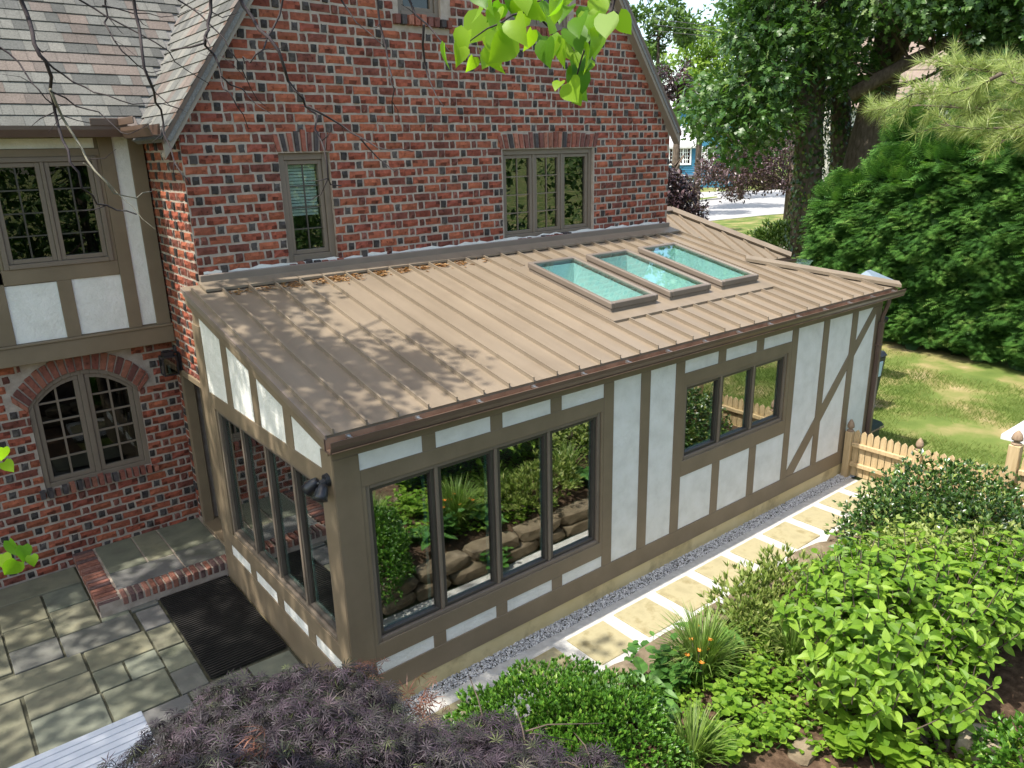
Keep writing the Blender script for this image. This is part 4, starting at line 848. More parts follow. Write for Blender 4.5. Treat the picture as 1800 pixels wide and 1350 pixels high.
T_OAK = tpl([(0, 0, 0), (0, .35, .03), (-.38, .30, 0), (-.12, .45, .02), (-.46, .62, -.03), (-.14, .68, .02), (-.2, .95, -.05), (0, 1, -.05), (.2, .95, -.05), (.14, .68, .02), (.46, .62, -.03), (.12, .45, .02), (.38, .30, 0)],
            [(0, 1, 2), (1, 3, 2), (1, 5, 3), (3, 5, 4), (5, 7, 6), (1, 9, 5), (5, 9, 7), (9, 8, 7), (9, 11, 10), (1, 11, 9), (1, 12, 11), (0, 12, 1)])
def t_spray():
    V = [(0, 0, 0), (.03, 0, 0), (0, 1, -.12)]; T = [(0, 1, 2)]
    for k in range(5):
        y = .12+k*.16; l = .42-.055*k
        for s in (-1, 1): b = len(V); V += [(0, y, -.1*y*y), (0, y+.09, -.1*y*y), (s*l, y+l*.62, -.1*y*y-.06), ]; T += [(b, b+1, b+2)]
    return tpl(V, T)
T_SPRAY = t_spray()
def t_blade(): return tpl([(-.012, 0, 0), (.012, 0, 0), (-.010, .55, .2), (.010, .55, .2), (0, 1, -.08)], [(0, 1, 3), (0, 3, 2), (2, 3, 4)])
T_BLADE = t_blade()
def scatter(t, P, Dr, N, S, rg, jit=.0, val=None, spread=.16):
    """instances of a leaf template as arrays: points, tip directions, facing, sizes"""
    tv, tt = t; n = len(P); Dr = unit(Dr); X = unit(np.cross(Dr, N)); Z = np.cross(X, Dr); S = np.broadcast_to(np.asarray(S, float).reshape(-1, 1, 1), (n, 1, 1))
    V = P[:, None]+S*(tv[None, :, 0:1]*X[:, None]+tv[None, :, 1:2]*Dr[:, None]+tv[None, :, 2:3]*Z[:, None])
    T = tt[None]+np.arange(n)[:, None, None]*len(tv)
    v = rg.random(n) if val is None else np.clip(val+rg.normal(0, spread, n), 0, 1)
    return V.reshape(-1, 3), T.reshape(-1, 3), np.repeat(v, len(tt))
def join(L):
    V, T, A, b = [], [], [], 0
    for v, t, a in L: V.append(v); T.append(t+b); A.append(a); b += len(v)
    return np.concatenate(V), np.concatenate(T), np.concatenate(A)
def leafobj(name, L, mat, parent, kind=None):
    V, T, A = join(L) if isinstance(L, list) else L
    return meshobj(name, mesh_tris(name, V-WLOC.get(parent, np.zeros(3)), T, attrs=A), M[mat], parent, kind=kind)
def sph(n, rg): return unit(rg.normal(size=(n, 3)))
def shell(c, r, n, rg, depth=.35, up=-.3):
    """points near the surface of an ellipsoid: positions, outward directions"""
    u = sph(int(n*1.8), rg); u = u[u[:, 2] > up][:n]; k = 1-depth*rg.random((len(u), 1))**1.6
    k *= 1+.10*np.sin(u[:, :1]*7+u[:, 1:2]*5+c[0])+.07*np.sin(u[:, 2:3]*9+u[:, :1]*11)
    r = np.array(r); return np.array(c)+u*r*k, unit(u/r)
def bush(name, label, cat, base, lobes, n, t, size, mat, seed, tip=(.6, .5), group=None, depth=.35, up=-.25, stems=5, val=.5, spread=.25, updir=.25, stemcol='bark', part='foliage', whorl=0):
    """rounded shrub: lobes are (centre, radii); leaves sit on and in them, stems run up from the base"""
    rg = np.random.default_rng(seed); o = thing(name, label, cat, tuple(base), group); L = []; tot = sum(l[1][0]*l[1][1] for l in lobes)
    for c, r in lobes:
        k = int(n*r[0]*r[1]/tot); P, U = shell(c, r, k, rg, depth, up)
        if whorl:
            P = np.repeat(P, whorl, 0); U = np.repeat(U, whorl, 0)
        Dv = U*tip[0]+sph(len(P), rg)*tip[1]+np.array([0, 0, updir]); Nn = unit(U*.6+np.array([0, 0, .7])+sph(len(P), rg)*.45)
        inner = np.linalg.norm((P-np.array(c))/np.array(r), axis=1)
        L.append(scatter(t, P, Dv, Nn, size*rg.uniform(.7, 1.2, len(P)), rg, val=val, spread=spread))
    leafobj(part, L, mat, o)
    m = MB()
    for k in range(stems):
        c, r = lobes[k % len(lobes)]; e = np.array(c)+rg.normal(0, .35, 3)*np.array(r); mid = (np.array(base)+e)/2+rg.normal(0, .06, 3); m.tube([np.array(base)+rg.normal(0, .05, 3)*(1, 1, 0), mid, e], [.018, .013, .005], 6)
    m.build('stems', M[stemcol], o, smooth=True)
    return o
M['bark'] = surf('bark', [(.3, (.07, .055, .042)), (.7, (.15, .12, .095))], scale=14, detail=7, rough=.95, bump=.8, bscale=30, stretch=(1, 1, .35), bstretch=(1, 1, .3), spec=.1)
M['twig'] = surf('twig_bark', [(.3, (.030, .024, .028)), (.7, (.062, .052, .05))], scale=12, rough=.9, bump=.2, spec=.15)
M['twig_pale'] = surf('lichened_twig', [(.3, (.12, .115, .085)), (.7, (.24, .22, .17))], scale=12, rough=.9, bump=.2, spec=.15)
M['l_maple'] = leafmat('purple_maple_leaf', [(0, (.032, .040, .022)), (.3, (.043, .037, .040)), (.6, (.058, .042, .056)), (.85, (.090, .060, .080)), (1, (.11, .13, .05))], trans=.18, rough=.55, spec=.3, tcol=1.0)
M['l_maple_red'] = leafmat('sunlit_red_maple_leaf', [(0, (.11, .05, .04)), (1, (.26, .12, .08))], trans=.35)
M['l_box'] = leafmat('boxwood_leaf', [(0, (.035, .10, .010)), (.5, (.070, .18, .018)), (.85, (.13, .27, .03)), (1, (.24, .36, .06))], trans=.28, rough=.35, spec=.5)
M['l_holly'] = leafmat('holly_leaf', [(0, (.022, .055, .012)), (.5, (.045, .105, .020)), (.85, (.10, .17, .03)), (1, (.32, .36, .10))], trans=.22, rough=.3, spec=.6)
M['l_hyd'] = leafmat('hydrangea_leaf', [(0, (.075, .165, .012)), (.5, (.145, .265, .022)), (1, (.25, .38, .045))], trans=.38, rough=.5, spec=.35)
M['l_euo'] = leafmat('variegated_leaf', [(0, (.075, .13, .02)), (.5, (.16, .23, .045)), (1, (.34, .38, .12))], trans=.3, rough=.45)
M['l_hosta'] = leafmat('hosta_leaf', [(0, (.04, .12, .022)), (.5, (.075, .185, .035)), (1, (.13, .27, .05))], trans=.3, rough=.4, spec=.45)
M['l_blade'] = leafmat('lily_blade', [(0, (.07, .14, .02)), (.5, (.14, .23, .04)), (1, (.26, .34, .10))], trans=.3, rough=.45)
M['l_red'] = leafmat('redbud_leaf', [(0, (.055, .15, .010)), (.5, (.14, .27, .014)), (1, (.25, .38, .022))], trans=.55, rough=.45, spec=.35, tcol=1.6)
M['orange'] = leafmat('orange_petal', [(0, (.75, .22, .02)), (1, (.85, .36, .05))], trans=.3)
M['petalw'] = leafmat('white_petal', [(0, (.62, .66, .58)), (1, (.80, .82, .76))], trans=.25)
# ================================================================== planting in the near bed
# -- purple weeping maple
rg = np.random.default_rng(31)
MB_ = [(440, 1305, 1.45, .46), (325, 1355, 1.30, .38), (555, 1285, 1.50, .46), (610, 1300, 1.42, .36), (520, 1390, 1.75, .52), (690, 1385, 1.45, .36), (780, 1360, 1.40, .30), (860, 1305, 1.28, .21), (930, 1345, 1.22, .22), (1050, 1365, 1.15, .18), (640, 1440, 1.7, .55), (860, 1450, 1.5, .45), (380, 1440, 1.6, .5), (660, 1240, 1.2, .16)]
mp = thing('japanese_maple', 'purple cutleaf weeping maple mounding in front of the sunroom corner', 'maple tree', (-.55, -2.0, .25)); L = []; L2 = []
tips = []
for px, py, z, r in MB_:
    c = PZ(px, py, z); n = int(2900*r*r/.25*.75); P, U = shell(c, (r*1.05, r*1.05, r*.62), n, rg, .45, -.15)
    Dv = U*np.array([1, 1, .3])*.9+sph(len(P), rg)*.55+np.array([0, 0, -.4]); Nn = unit(U*.6+np.array([0, 0, .8])+sph(len(P), rg)*.5)
    L.append(scatter(T_STAR, P, Dv, Nn, .074*rg.uniform(.65, 1.25, len(P)), rg, val=.45, spread=.24)); tips.append(c)
leafobj('crown', L, 'l_maple', mp)
for px, py, z in [(720, 1232, 1.05), (748, 1240, 1.0), (655, 1185, 1.25), (460, 1330, 1.95)]:
    c = PZ(px, py, z); P = c+rg.normal(0, .07, (16, 3)); L2.append(scatter(T_STAR, P, sph(16, rg)+np.array([0, 0, -.1]), np.tile([0, 0, 1.], (16, 1))+sph(16, rg)*.4, .10*rg.uniform(.7, 1.2, 16), rg))
leafobj('sunlit_leaves', L2, 'l_maple_red', mp)  # maple leaves with sunlight put into a redder, lighter colour
m = MB(); hub = np.array([-.75, -1.95, 1.0]); m.tube([(-.55, -2.0, .2), (-.62, -2.02, .6), hub], [.06, .05, .045], 8)
for c in tips:
    mid = (hub+c)/2+np.array([0, 0, .12]); m.tube([hub, mid, c], [.03, .018, .006], 6)
    for k in range(3): e = c+rg.normal(0, .25, 3)*np.array([1, 1, .5]); m.tube([c, (c+e)/2+np.array([0, 0, .06]), e], [.007, .005, .002], 5)
m.build('trunk', M['bark'], mp, smooth=True)
# -- clipped green dome
bush('boxwood_shrub', 'dense bright green mounded shrub between the purple maple and the path', 'shrub', (.80, -1.75, .25), [((.72, -1.52, .42), (.76, .60, .50)), ((.95, -1.92, .46), (.64, .60, .50)), ((.30, -1.36, .34), (.44, .34, .36))], 8200, T_SIMPLE, .043, 'l_box', 41, tip=(.7, .55), depth=.25, whorl=4, val=.5, spread=.27, updir=.35)
# -- holly by the fence
bush('holly_shrub', 'wide glossy small-leaved evergreen shrub in front of the picket fence', 'shrub', (6.3, -1.95, .25), [((5.85, -1.75, .42), (.72, .62, .60)), ((6.5, -1.9, .50), (.85, .75, .66)), ((7.1, -2.1, .48), (.6, .6, .55)), ((6.2, -2.5, .5), (.8, .6, .6))], 4200, T_SIMPLE, .066, 'l_holly', 42, tip=(.6, .7), whorl=3, val=.5, spread=.3, depth=.4)
bush('holly_shrub', 'pale yellow-green shrub between the hydrangea and the glossy evergreen', 'shrub', (4.9, -2.45, .3), [((4.9, -2.4, .62), (.62, .5, .5)), ((5.4, -2.9, .6), (.6, .5, .5))], 1500, T_SIMPLE, .07, 'l_euo', 43, tip=(.5, .8), whorl=3, val=.7, spread=.2)
# -- leafy feathery shrub by the path
bush('feathery_shrub', 'light green narrow-leaved shrub leaning over the stepping stones', 'shrub', (3.55, -1.65, .2), [((3.35, -1.55, .50), (.42, .36, .36)), ((3.75, -1.62, .50), (.45, .38, .40)), ((3.15, -1.75, .42), (.3, .3, .3))], 700, T_NARROW, .085, 'l_euo', 44, tip=(.5, .5), whorl=6, val=.62, spread=.25, updir=.6, depth=.6)
# -- panicle hydrangea with leaves one can pick apart
hy = thing('hydrangea_shrub', 'large light green hydrangea with broad oval leaves at the lower right', 'shrub', (3.05, -3.3, .35)); rg = np.random.default_rng(51)
hl_ = [((3.15, -2.80, 1.12), (.75, .70, .46)), ((3.75, -3.0, 1.08), (.7, .65, .46)), ((2.72, -2.95, .90), (.48, .45, .34)), ((3.6, -2.5, .98), (.62, .5, .46)), ((3.0, -3.38, .92), (.42, .30, .20)), ((4.35, -3.2, 1.05), (.6, .6, .42))]
PP, DD, NN, SS = [], [], [], []; m = MB()
for c, r in hl_:
    n = int(138*r[0]*r[1]/.4); P, U = shell(c, r, n, rg, .55, -.15); ext = rg.random(len(P)) < .14; P[ext] += (U[ext]*.5+np.array([0, 0, .6]))*rg.uniform(.06, .24, (ext.sum(), 1))
    for p, u in zip(P, U):
        ax = unit(u*.6+np.array([0, 0, .75])+rg.normal(0, .2, 3)); m.tube([p-ax*.24, p], [.006, .004], 5, cap=False)
        a0 = rg.uniform(0, 6.28); e1 = unit(np.cross(ax, [0.3, .5, .1])); e2 = np.cross(ax, e1)
        for lev in range(3):
            for s in range(2):
                a = a0+lev*math.pi/2+s*math.pi; dv = math.cos(a)*e1+math.sin(a)*e2
                PP.append(p-ax*(.09*lev)); DD.append(dv+ax*(.55-.22*lev)); NN.append(ax*1.0+rg.normal(0, .22, 3)-dv*.2); SS.append((.085+.022*lev)*rg.uniform(.8, 1.15))
PP, DD, NN, SS = map(np.array, (PP, DD, NN, SS)); pxs = np.array([topix(p) for p in PP]); dist = np.linalg.norm(PP-CAM, axis=1)
score = SS/dist*(1+.0*dist)+.002*rg.random(len(SS)); score[(pxs[:, 0] > 1800) | (pxs[:, 1] > 1350)] = 0
outer = np.array([min(np.linalg.norm((p-np.array(c))/np.array(r)) for c, r in hl_) for p in PP]); score *= np.where(outer > .8, 1, .6)
order = np.argsort(-score); top = order[:300]; rest = order[300:]
LV = []
for k in range(8):
    me = mesh_tris('leaf', T_OVATE[0]*np.array([1, 1, 1+.3*rg.normal()]), T_OVATE[1], attrs=np.full(len(T_OVATE[1]), rg.uniform(.0, 1.))); me.materials.append(M['l_hyd']); LV.append(me)
for i in top:
    d_ = unit(DD[i]); x_ = unit(np.cross(d_, NN[i])); z_ = np.cross(x_, d_); m4 = np.eye(4); m4[:3, 0] = x_*SS[i]*1.05; m4[:3, 1] = d_*SS[i]*1.05; m4[:3, 2] = z_*SS[i]*1.05; m4[:3, 3] = PP[i]-WLOC[hy]
    o = bpy.data.objects.new('leaf', LV[rg.integers(8)]); link(o, hy); o.matrix_local = Matrix(m4.tolist())
leafobj('inner_leaves', scatter(T_OVATE, PP[rest], DD[rest], NN[rest], SS[rest]*1.05, rg, val=.5, spread=.25), 'l_hyd', hy, kind='stuff')
for k in range(9): c, r = hl_[k % 6]; e = np.array(c)+rg.normal(0, .3, 3)*np.array(r); m.tube([(3.05+rg.normal(0, .08), -3.3+rg.normal(0, .08), .3), (np.array([3.05, -3.3, .35])+e)/2+rg.normal(0, .05, 3), e], [.022, .015, .006], 6)
m.build('stems', M['bark'], hy, smooth=True)
# -- grassy clumps, hostas, ground cover
def lily(label, base, n, h, seed, flowers=0, mat='l_blade', group='strap-leaved clumps in the bed'):
    rg = np.random.default_rng(seed); o = thing('daylily_clump', label, 'plant', tuple(base), group); a = rg.uniform(0, 6.28, n); r = rg.uniform(0, .09, n)
    P = np.array(base)+np.stack([np.cos(a)*r, np.sin(a)*r, np.zeros(n)], 1); le = rg.uniform(.25, .75, n); Dv = np.stack([np.cos(a)*le, np.sin(a)*le, np.full(n, .75)], 1); N = np.stack([-np.cos(a), -np.sin(a), np.full(n, .4)], 1)
    K = 5; f = np.linspace(0, 1, K); reach = h*rg.uniform(.12, .75, n); hh = h*rg.uniform(.55, 1.05, n); dv = np.stack([np.cos(a), np.sin(a), 0*a], 1); sv = np.stack([-np.sin(a), np.cos(a), 0*a], 1); w_ = np.array([.8, 1, .9, .6, .02])*.0065
    mid = P[:, None]+dv[:, None]*(reach[:, None]*f**1.7)[..., None]+np.array([0, 0, 1.])*(hh[:, None]*(f*1.25-.62*(reach/h)[:, None]*f**3))[..., None]
    V = np.stack([mid-sv[:, None]*w_[None, :, None], mid+sv[:, None]*w_[None, :, None]], 2).reshape(n, K*2, 3); T0 = np.array([q_ for i_ in range(K-1) for q_ in ((2*i_, 2*i_+1, 2*i_+3), (2*i_, 2*i_+3, 2*i_+2))])
    leafobj('blades', (V.reshape(-1, 3), (T0[None]+np.arange(n)[:, None, None]*K*2).reshape(-1, 3), np.repeat(rg.random(n), len(T0))), mat, o)
    for k in range(flowers):
        c = np.array(base)+np.array([rg.uniform(-.18, .18), rg.uniform(-.18, .18), h*rg.uniform(.55, .75)]); m = MB(); m.tube([np.array(base), c], .004, 5); m.build('flower_stalk', M['twig_pale'], o)
        aa = np.arange(6)*math.pi/3; leafobj('flower', scatter(T_SIMPLE, np.tile(c, (6, 1)), np.stack([np.cos(aa), np.sin(aa), np.full(6, .7)], 1), np.tile([0, 0, 1.], (6, 1)), .034, rg), 'orange', o)
    return o
def bz(px, py, dz=0):
    p = PZ(px, py, .3)
    for _ in range(4): p = PZ(px, py, float(bedz(p[0], p[1]))+dz)
    return p
lily('orange-flowered daylily clump beside the leafy perennials near the path', bz(1232, 1195), 300, .62, 61, 4); lily('pale daylily clump at the bottom edge below the leafy perennials', bz(1215, 1350), 220, .45, 62); lily('daylily clump half hidden under the left side of the hydrangea', bz(1390, 1165), 200, .5, 63)
lily('daylily clump behind the feathery shrub above the hydrangea', bz(1455, 1060), 200, .55, 64); lily('daylily clump with orange flowers in front of the retaining wall middle', (2.35, -1.75, .28), 140, .6, 65, 5)
def leafy(name, label, base, n, r, h, size, mat, seed, group, t=T_ROUND, tall=True):
    rg = np.random.default_rng(seed); o = thing(name, label, 'plant', tuple(base), group); L = []; m = MB()
    for k in range(n):
        a = rg.uniform(0, 6.28); rr = r*math.sqrt(rg.random()); top = np.array(base)+np.array([math.cos(a)*rr, math.sin(a)*rr, h*rg.uniform(.55, 1.1)]); m.tube([np.array(base)+np.array([math.cos(a)*rr*.5, math.sin(a)*rr*.5, 0]), top], [.005, .003], 5, cap=False)
        nl = 7 if tall else 1; f = np.linspace(.35, 1, nl) if tall else np.array([1.]); aa = rg.uniform(0, 6.28)+np.arange(nl)*2.4
        P = np.array(base)+(top-np.array(base))*f[:, None]; Dv = np.stack([np.cos(aa), np.sin(aa), np.full(nl, .25)], 1); L.append(scatter(t, P, Dv, np.stack([-.2*np.cos(aa), -.2*np.sin(aa), np.ones(nl)], 1)+rg.normal(0, .2, (nl, 3)), size*rg.uniform(.7, 1.2, nl), rg, val=.5, spread=.25))
    leafobj('leaves', L, mat, o); m.build('stems', M['l_hosta'], o)
    return o
G1 = 'leafy perennials in the bed'
for k, (px, py, n, r, h, s, lab) in enumerate([(1135, 1185, 12, .20, .30, .10, 'leafy perennial right beside the green dome at the path'), (1180, 1215, 14, .20, .34, .10, 'leafy perennial between green dome and daylilies'), (1150, 1290, 10, .16, .24, .12, 'broad-leaved perennial low in the bed by the green dome'), (1280, 1255, 12, .22, .24, .085, 'leafy perennial in the middle of the bare mulch'), (1275, 1335, 14, .22, .22, .085, 'leafy perennial at the bottom edge of the picture'), (1350, 1300, 16, .22, .20, .07, 'small-leaved perennial left of the hydrangea base'), (1340, 1215, 14, .20, .24, .075, 'perennial beside the hydrangea at mid height'), (1480, 1330, 14, .22, .30, .12, 'paired-leaf perennial below the hydrangea at the bottom edge'), (1560, 1345, 14, .22, .30, .12, 'perennial by the boulder at the bottom edge')]):
    leafy('leafy_perennial', lab, bz(px, py), n, r, h, s, 'l_hosta' if k < 3 else 'l_hyd', 70+k, G1)
hg = 'hostas along the retaining wall'
for k, (x, y, lab) in enumerate([(1.95, -1.62, 'hosta clump on the retaining wall right of the green dome'), (2.75, -1.62, 'hosta clump on the retaining wall between daylilies and feathery shrub'), (4.4, -1.65, 'hosta clump on the retaining wall beyond the feathery shrub'), (5.0, -1.62, 'hosta clump on the retaining wall before the glossy evergreen')]):
    leafy('hosta', lab, (x, y, .26), 34, .20, .20, .19, 'l_hosta', 90+k, hg, t=T_OVATE, tall=False)
for k, (x, y, z, r, lab) in enumerate([(2.2, -2.4, .62, .5, 'round green shrub behind the daylilies in the bed'), (1.7, -3.1, .75, .6, 'green shrub behind the green dome, low in front of the camera'), (4.6, -3.9, .8, .7, 'shrub behind the hydrangea at the right'), (5.8, -3.6, .8, .8, 'shrub behind the glossy evergreen at the right edge')]):
    if k == 3: bush('garden_shrub', lab, 'shrub', (x, y, .3), [((x, y, z-.15), (r, r, r*.8))], 700, T_SIMPLE, .10, 'l_hosta', 110+k, whorl=3, tip=(.5, .7))
bush('boxwood_shrub', 'small glossy green shrub at the lower right corner', 'shrub', tuple(bz(1800, 1375)), [(bz(1800, 1375)+np.array([0, 0, .15]), (.30, .3, .28))], 330, T_SIMPLE, .06, 'l_box', 120, whorl=4, tip=(.6, .6))
q = np.random.default_rng(14); bg_ = 'boulders in the bed'
for px, py, s, lab in [(1722, 1325, (.17, .13, .12), 'tall pale boulder under the hydrangea at the bottom right'), (1412, 1326, (.13, .09, .05), 'flat pale boulder left of the hydrangea base')]:
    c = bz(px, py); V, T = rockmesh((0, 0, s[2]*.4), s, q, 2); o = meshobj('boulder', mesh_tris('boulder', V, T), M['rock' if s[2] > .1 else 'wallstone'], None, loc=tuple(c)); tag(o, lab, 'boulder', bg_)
# low ground cover over the mulch
rg = np.random.default_rng(77); n = 6500; P = np.stack([rg.uniform(1.5, 7.2, n), rg.uniform(-4.8, -1.42, n), np.zeros(n)], 1); msk = (np.sin(P[:, 0]*2.3+1)+np.sin(P[:, 1]*3.1+P[:, 0])) > -.55; P = P[msk]; P[:, 2] = bedz(P[:, 0], P[:, 1])+rg.uniform(.01, .14, len(P)); a = rg.uniform(0, 6.28, len(P))
P = np.repeat(P, 3, 0)+rg.normal(0, .03, (len(P)*3, 3))*np.array([1, 1, .3]); a = rg.uniform(0, 6.28, len(P))
o = leafobj('ground_cover', scatter(T_ROUND, P, np.stack([np.cos(a), np.sin(a), np.full(len(a), .25)], 1), np.array([0, 0, 1.])+rg.normal(0, .3, (len(P), 3)), (.052*rg.uniform(.6, 1.3, len(P))), rg), 'l_hyd', None, kind='stuff'); tag(o, 'low leafy ground cover spread over the mulch of the bed', 'ground cover')
# ================================================================== trees and the world beyond
M['l_oak'] = leafmat('oak_leaf', [(0, (.026, .072, .015)), (.5, (.056, .125, .026)), (.85, (.10, .185, .04)), (1, (.20, .27, .10))], trans=.3, rough=.4, spec=.45)
M['l_ivy'] = leafmat('ivy_leaf', [(0, (.018, .045, .010)), (.6, (.05, .105, .022)), (1, (.16, .22, .05))], trans=.2, rough=.35, spec=.5)
M['l_thuja'] = leafmat('arborvitae_spray', [(0, (.028, .082, .018)), (.45, (.072, .180, .034)), (.8, (.135, .27, .052)), (1, (.25, .37, .10))], trans=.22, rough=.5, spec=.3)
M['l_lime'] = leafmat('lime_green_leaf', [(0, (.09, .17, .025)), (.5, (.17, .27, .04)), (1, (.27, .36, .07))], trans=.4)
M['l_plum'] = leafmat('copper_leaf', [(0, (.022, .013, .016)), (.5, (.060, .032, .038)), (1, (.17, .11, .12))], trans=.2, rough=.35, spec=.55, tcol=1.0)
M['l_rhodo'] = leafmat('rhododendron_leaf', [(0, (.05, .10, .02)), (.5, (.10, .17, .03)), (1, (.2, .28, .07))], trans=.25)
M['l_pine'] = leafmat('pine_needle', [(0, (.17, .23, .06)), (.5, (.30, .37, .11)), (1, (.50, .54, .24))], trans=.3, rough=.4, spec=.4)
M['l_far'] = leafmat('far_leaf', [(0, (.04, .085, .022)), (.5, (.08, .15, .035)), (1, (.15, .23, .06))], trans=.3)
M['l_grass'] = leafmat('grass_blade', [(0, (.085, .14, .028)), (.5, (.16, .22, .05)), (.8, (.30, .30, .11)), (1, (.45, .38, .20))], trans=.3, rough=.6, spec=.2)
def clumps(C, rad, n, t, size, rg, flat=.7, val=.5, spread=.2, droop=.15):
    L = []; C = np.asarray(C); rad = np.broadcast_to(rad, (len(C),))
    for c, r in zip(C, rad):
        k = max(4, int(n*rg.uniform(.7, 1.3))); u = sph(k, rg); P = c+u*np.array([r, r, r*flat])*(rg.random((k, 1))**.45)
        L.append(scatter(t, P, u*.5+sph(k, rg)*.6+np.array([0, 0, -droop]), np.array([0, 0, .8])+u*.5+sph(k, rg)*.5, size*rg.uniform(.7, 1.25, k), rg, val=val+rg.normal(0, .10), spread=spread))
    return join(L)
def pixcloud(poly, dist, n, rg, keep=None):
    """points whose picture position lies in a polygon, at a spread of distances"""
    poly = np.array(poly, float); lo, hi = poly.min(0), poly.max(0); out = []
    while len(out) < n:
        p = rg.uniform(lo, hi); c = False; j = len(poly)-1
        for i in range(len(poly)):
            if (poly[i][1] > p[1]) != (poly[j][1] > p[1]) and p[0] < (poly[j][0]-poly[i][0])*(p[1]-poly[i][1])/(poly[j][1]-poly[i][1]+1e-9)+poly[i][0]: c = not c
            j = i
        if c and (keep is None or keep(p)): out.append(PD(p[0], p[1], rg.uniform(*dist)))
    return np.array(out)
def ground_under(p): return np.array([p[0], p[1], -.05])
# -- hedge of arborvitae along the far lawn edge
rg = np.random.default_rng(201)
hx = [(16.9, 5.0, 3.7, .95), (16.8, 3.85, 4.3, 1.05), (16.7, 2.6, 4.8, 1.1), (16.6, 1.3, 5.1, 1.1), (16.4, 0, 5.3, 1.1), (16.2, -1.3, 5.4, 1.1), (16.0, -2.6, 5.4, 1.1), (18.3, 4.3, 5.3, .8), (18.5, 2.7, 5.9, .85)]
labs = ['arborvitae at the far left end of the tall hedge beside the street view', 'second arborvitae of the hedge from its left end', 'arborvitae behind the hipped roof corner in the hedge', 'arborvitae in the middle of the tall hedge behind the lawn', 'arborvitae of the hedge behind the bare lawn patch', 'arborvitae of the hedge below the pine branch', 'arborvitae of the hedge at the right edge of the picture', 'slim arborvitae standing behind the left end of the hedge', 'tall slim arborvitae behind the hedge at the leaning oak']
for (x, y, h, r), lab in zip(hx, labs):
    o = thing('arborvitae', lab, 'hedge tree', (x, y, 0), 'arborvitae of the tall hedge'); n = 12000
    zz = rg.random(n)**.85*h*1.0; a = rg.uniform(-2.2, 2.2, n)+math.pi; prof = np.clip(np.sin(np.pi*np.clip(zz/h*.82+.16, 0, 1))**.5, .12, 1); rr = r*prof*(1-.45*rg.random(n)**1.5)*(1+.17*np.sin(zz*3.1+a*3+x)+.14*np.sin(zz*7.3-a*5)+.08*np.sin(zz*15+a*9))
    P = np.stack([x+np.cos(a)*rr, y+np.sin(a)*rr, .12+zz], 1); U = np.stack([np.cos(a), np.sin(a), np.zeros(n)], 1)
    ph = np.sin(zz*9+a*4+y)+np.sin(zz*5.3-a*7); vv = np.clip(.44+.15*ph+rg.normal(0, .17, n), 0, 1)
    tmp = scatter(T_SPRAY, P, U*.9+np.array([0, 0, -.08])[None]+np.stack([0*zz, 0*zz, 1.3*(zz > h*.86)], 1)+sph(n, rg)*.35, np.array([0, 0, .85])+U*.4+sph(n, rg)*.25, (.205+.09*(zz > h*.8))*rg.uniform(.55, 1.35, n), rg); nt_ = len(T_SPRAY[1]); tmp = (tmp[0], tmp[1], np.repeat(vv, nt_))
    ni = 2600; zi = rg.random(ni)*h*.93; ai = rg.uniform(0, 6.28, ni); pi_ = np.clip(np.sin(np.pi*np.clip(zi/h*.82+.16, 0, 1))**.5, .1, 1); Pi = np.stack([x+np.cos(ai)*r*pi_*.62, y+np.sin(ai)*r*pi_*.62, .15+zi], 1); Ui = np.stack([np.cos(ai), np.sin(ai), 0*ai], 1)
    tmp = join([tmp, scatter(T_ROUND, Pi, sph(ni, rg)+np.array([0, 0, -.4]), Ui+sph(ni, rg)*.5, .34*rg.uniform(.7, 1.3, ni), rg, val=.12, spread=.1)])  # inner leaves coloured dark in place of shade deep in the hedge
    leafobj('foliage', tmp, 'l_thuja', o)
    m = MB(); m.tube([(x, y, -.05), (x, y, h*.9)], [.12, .03], 8)
    for k in range(10): aa = rg.uniform(0, 6.28); z0 = rg.uniform(.3, h*.8); m.tube([(x, y, z0), (x+math.cos(aa)*r*.8, y+math.sin(aa)*r*.8, z0+.3)], [.025, .008], 5)
    m.build('trunk', M['bark'], o, smooth=True)
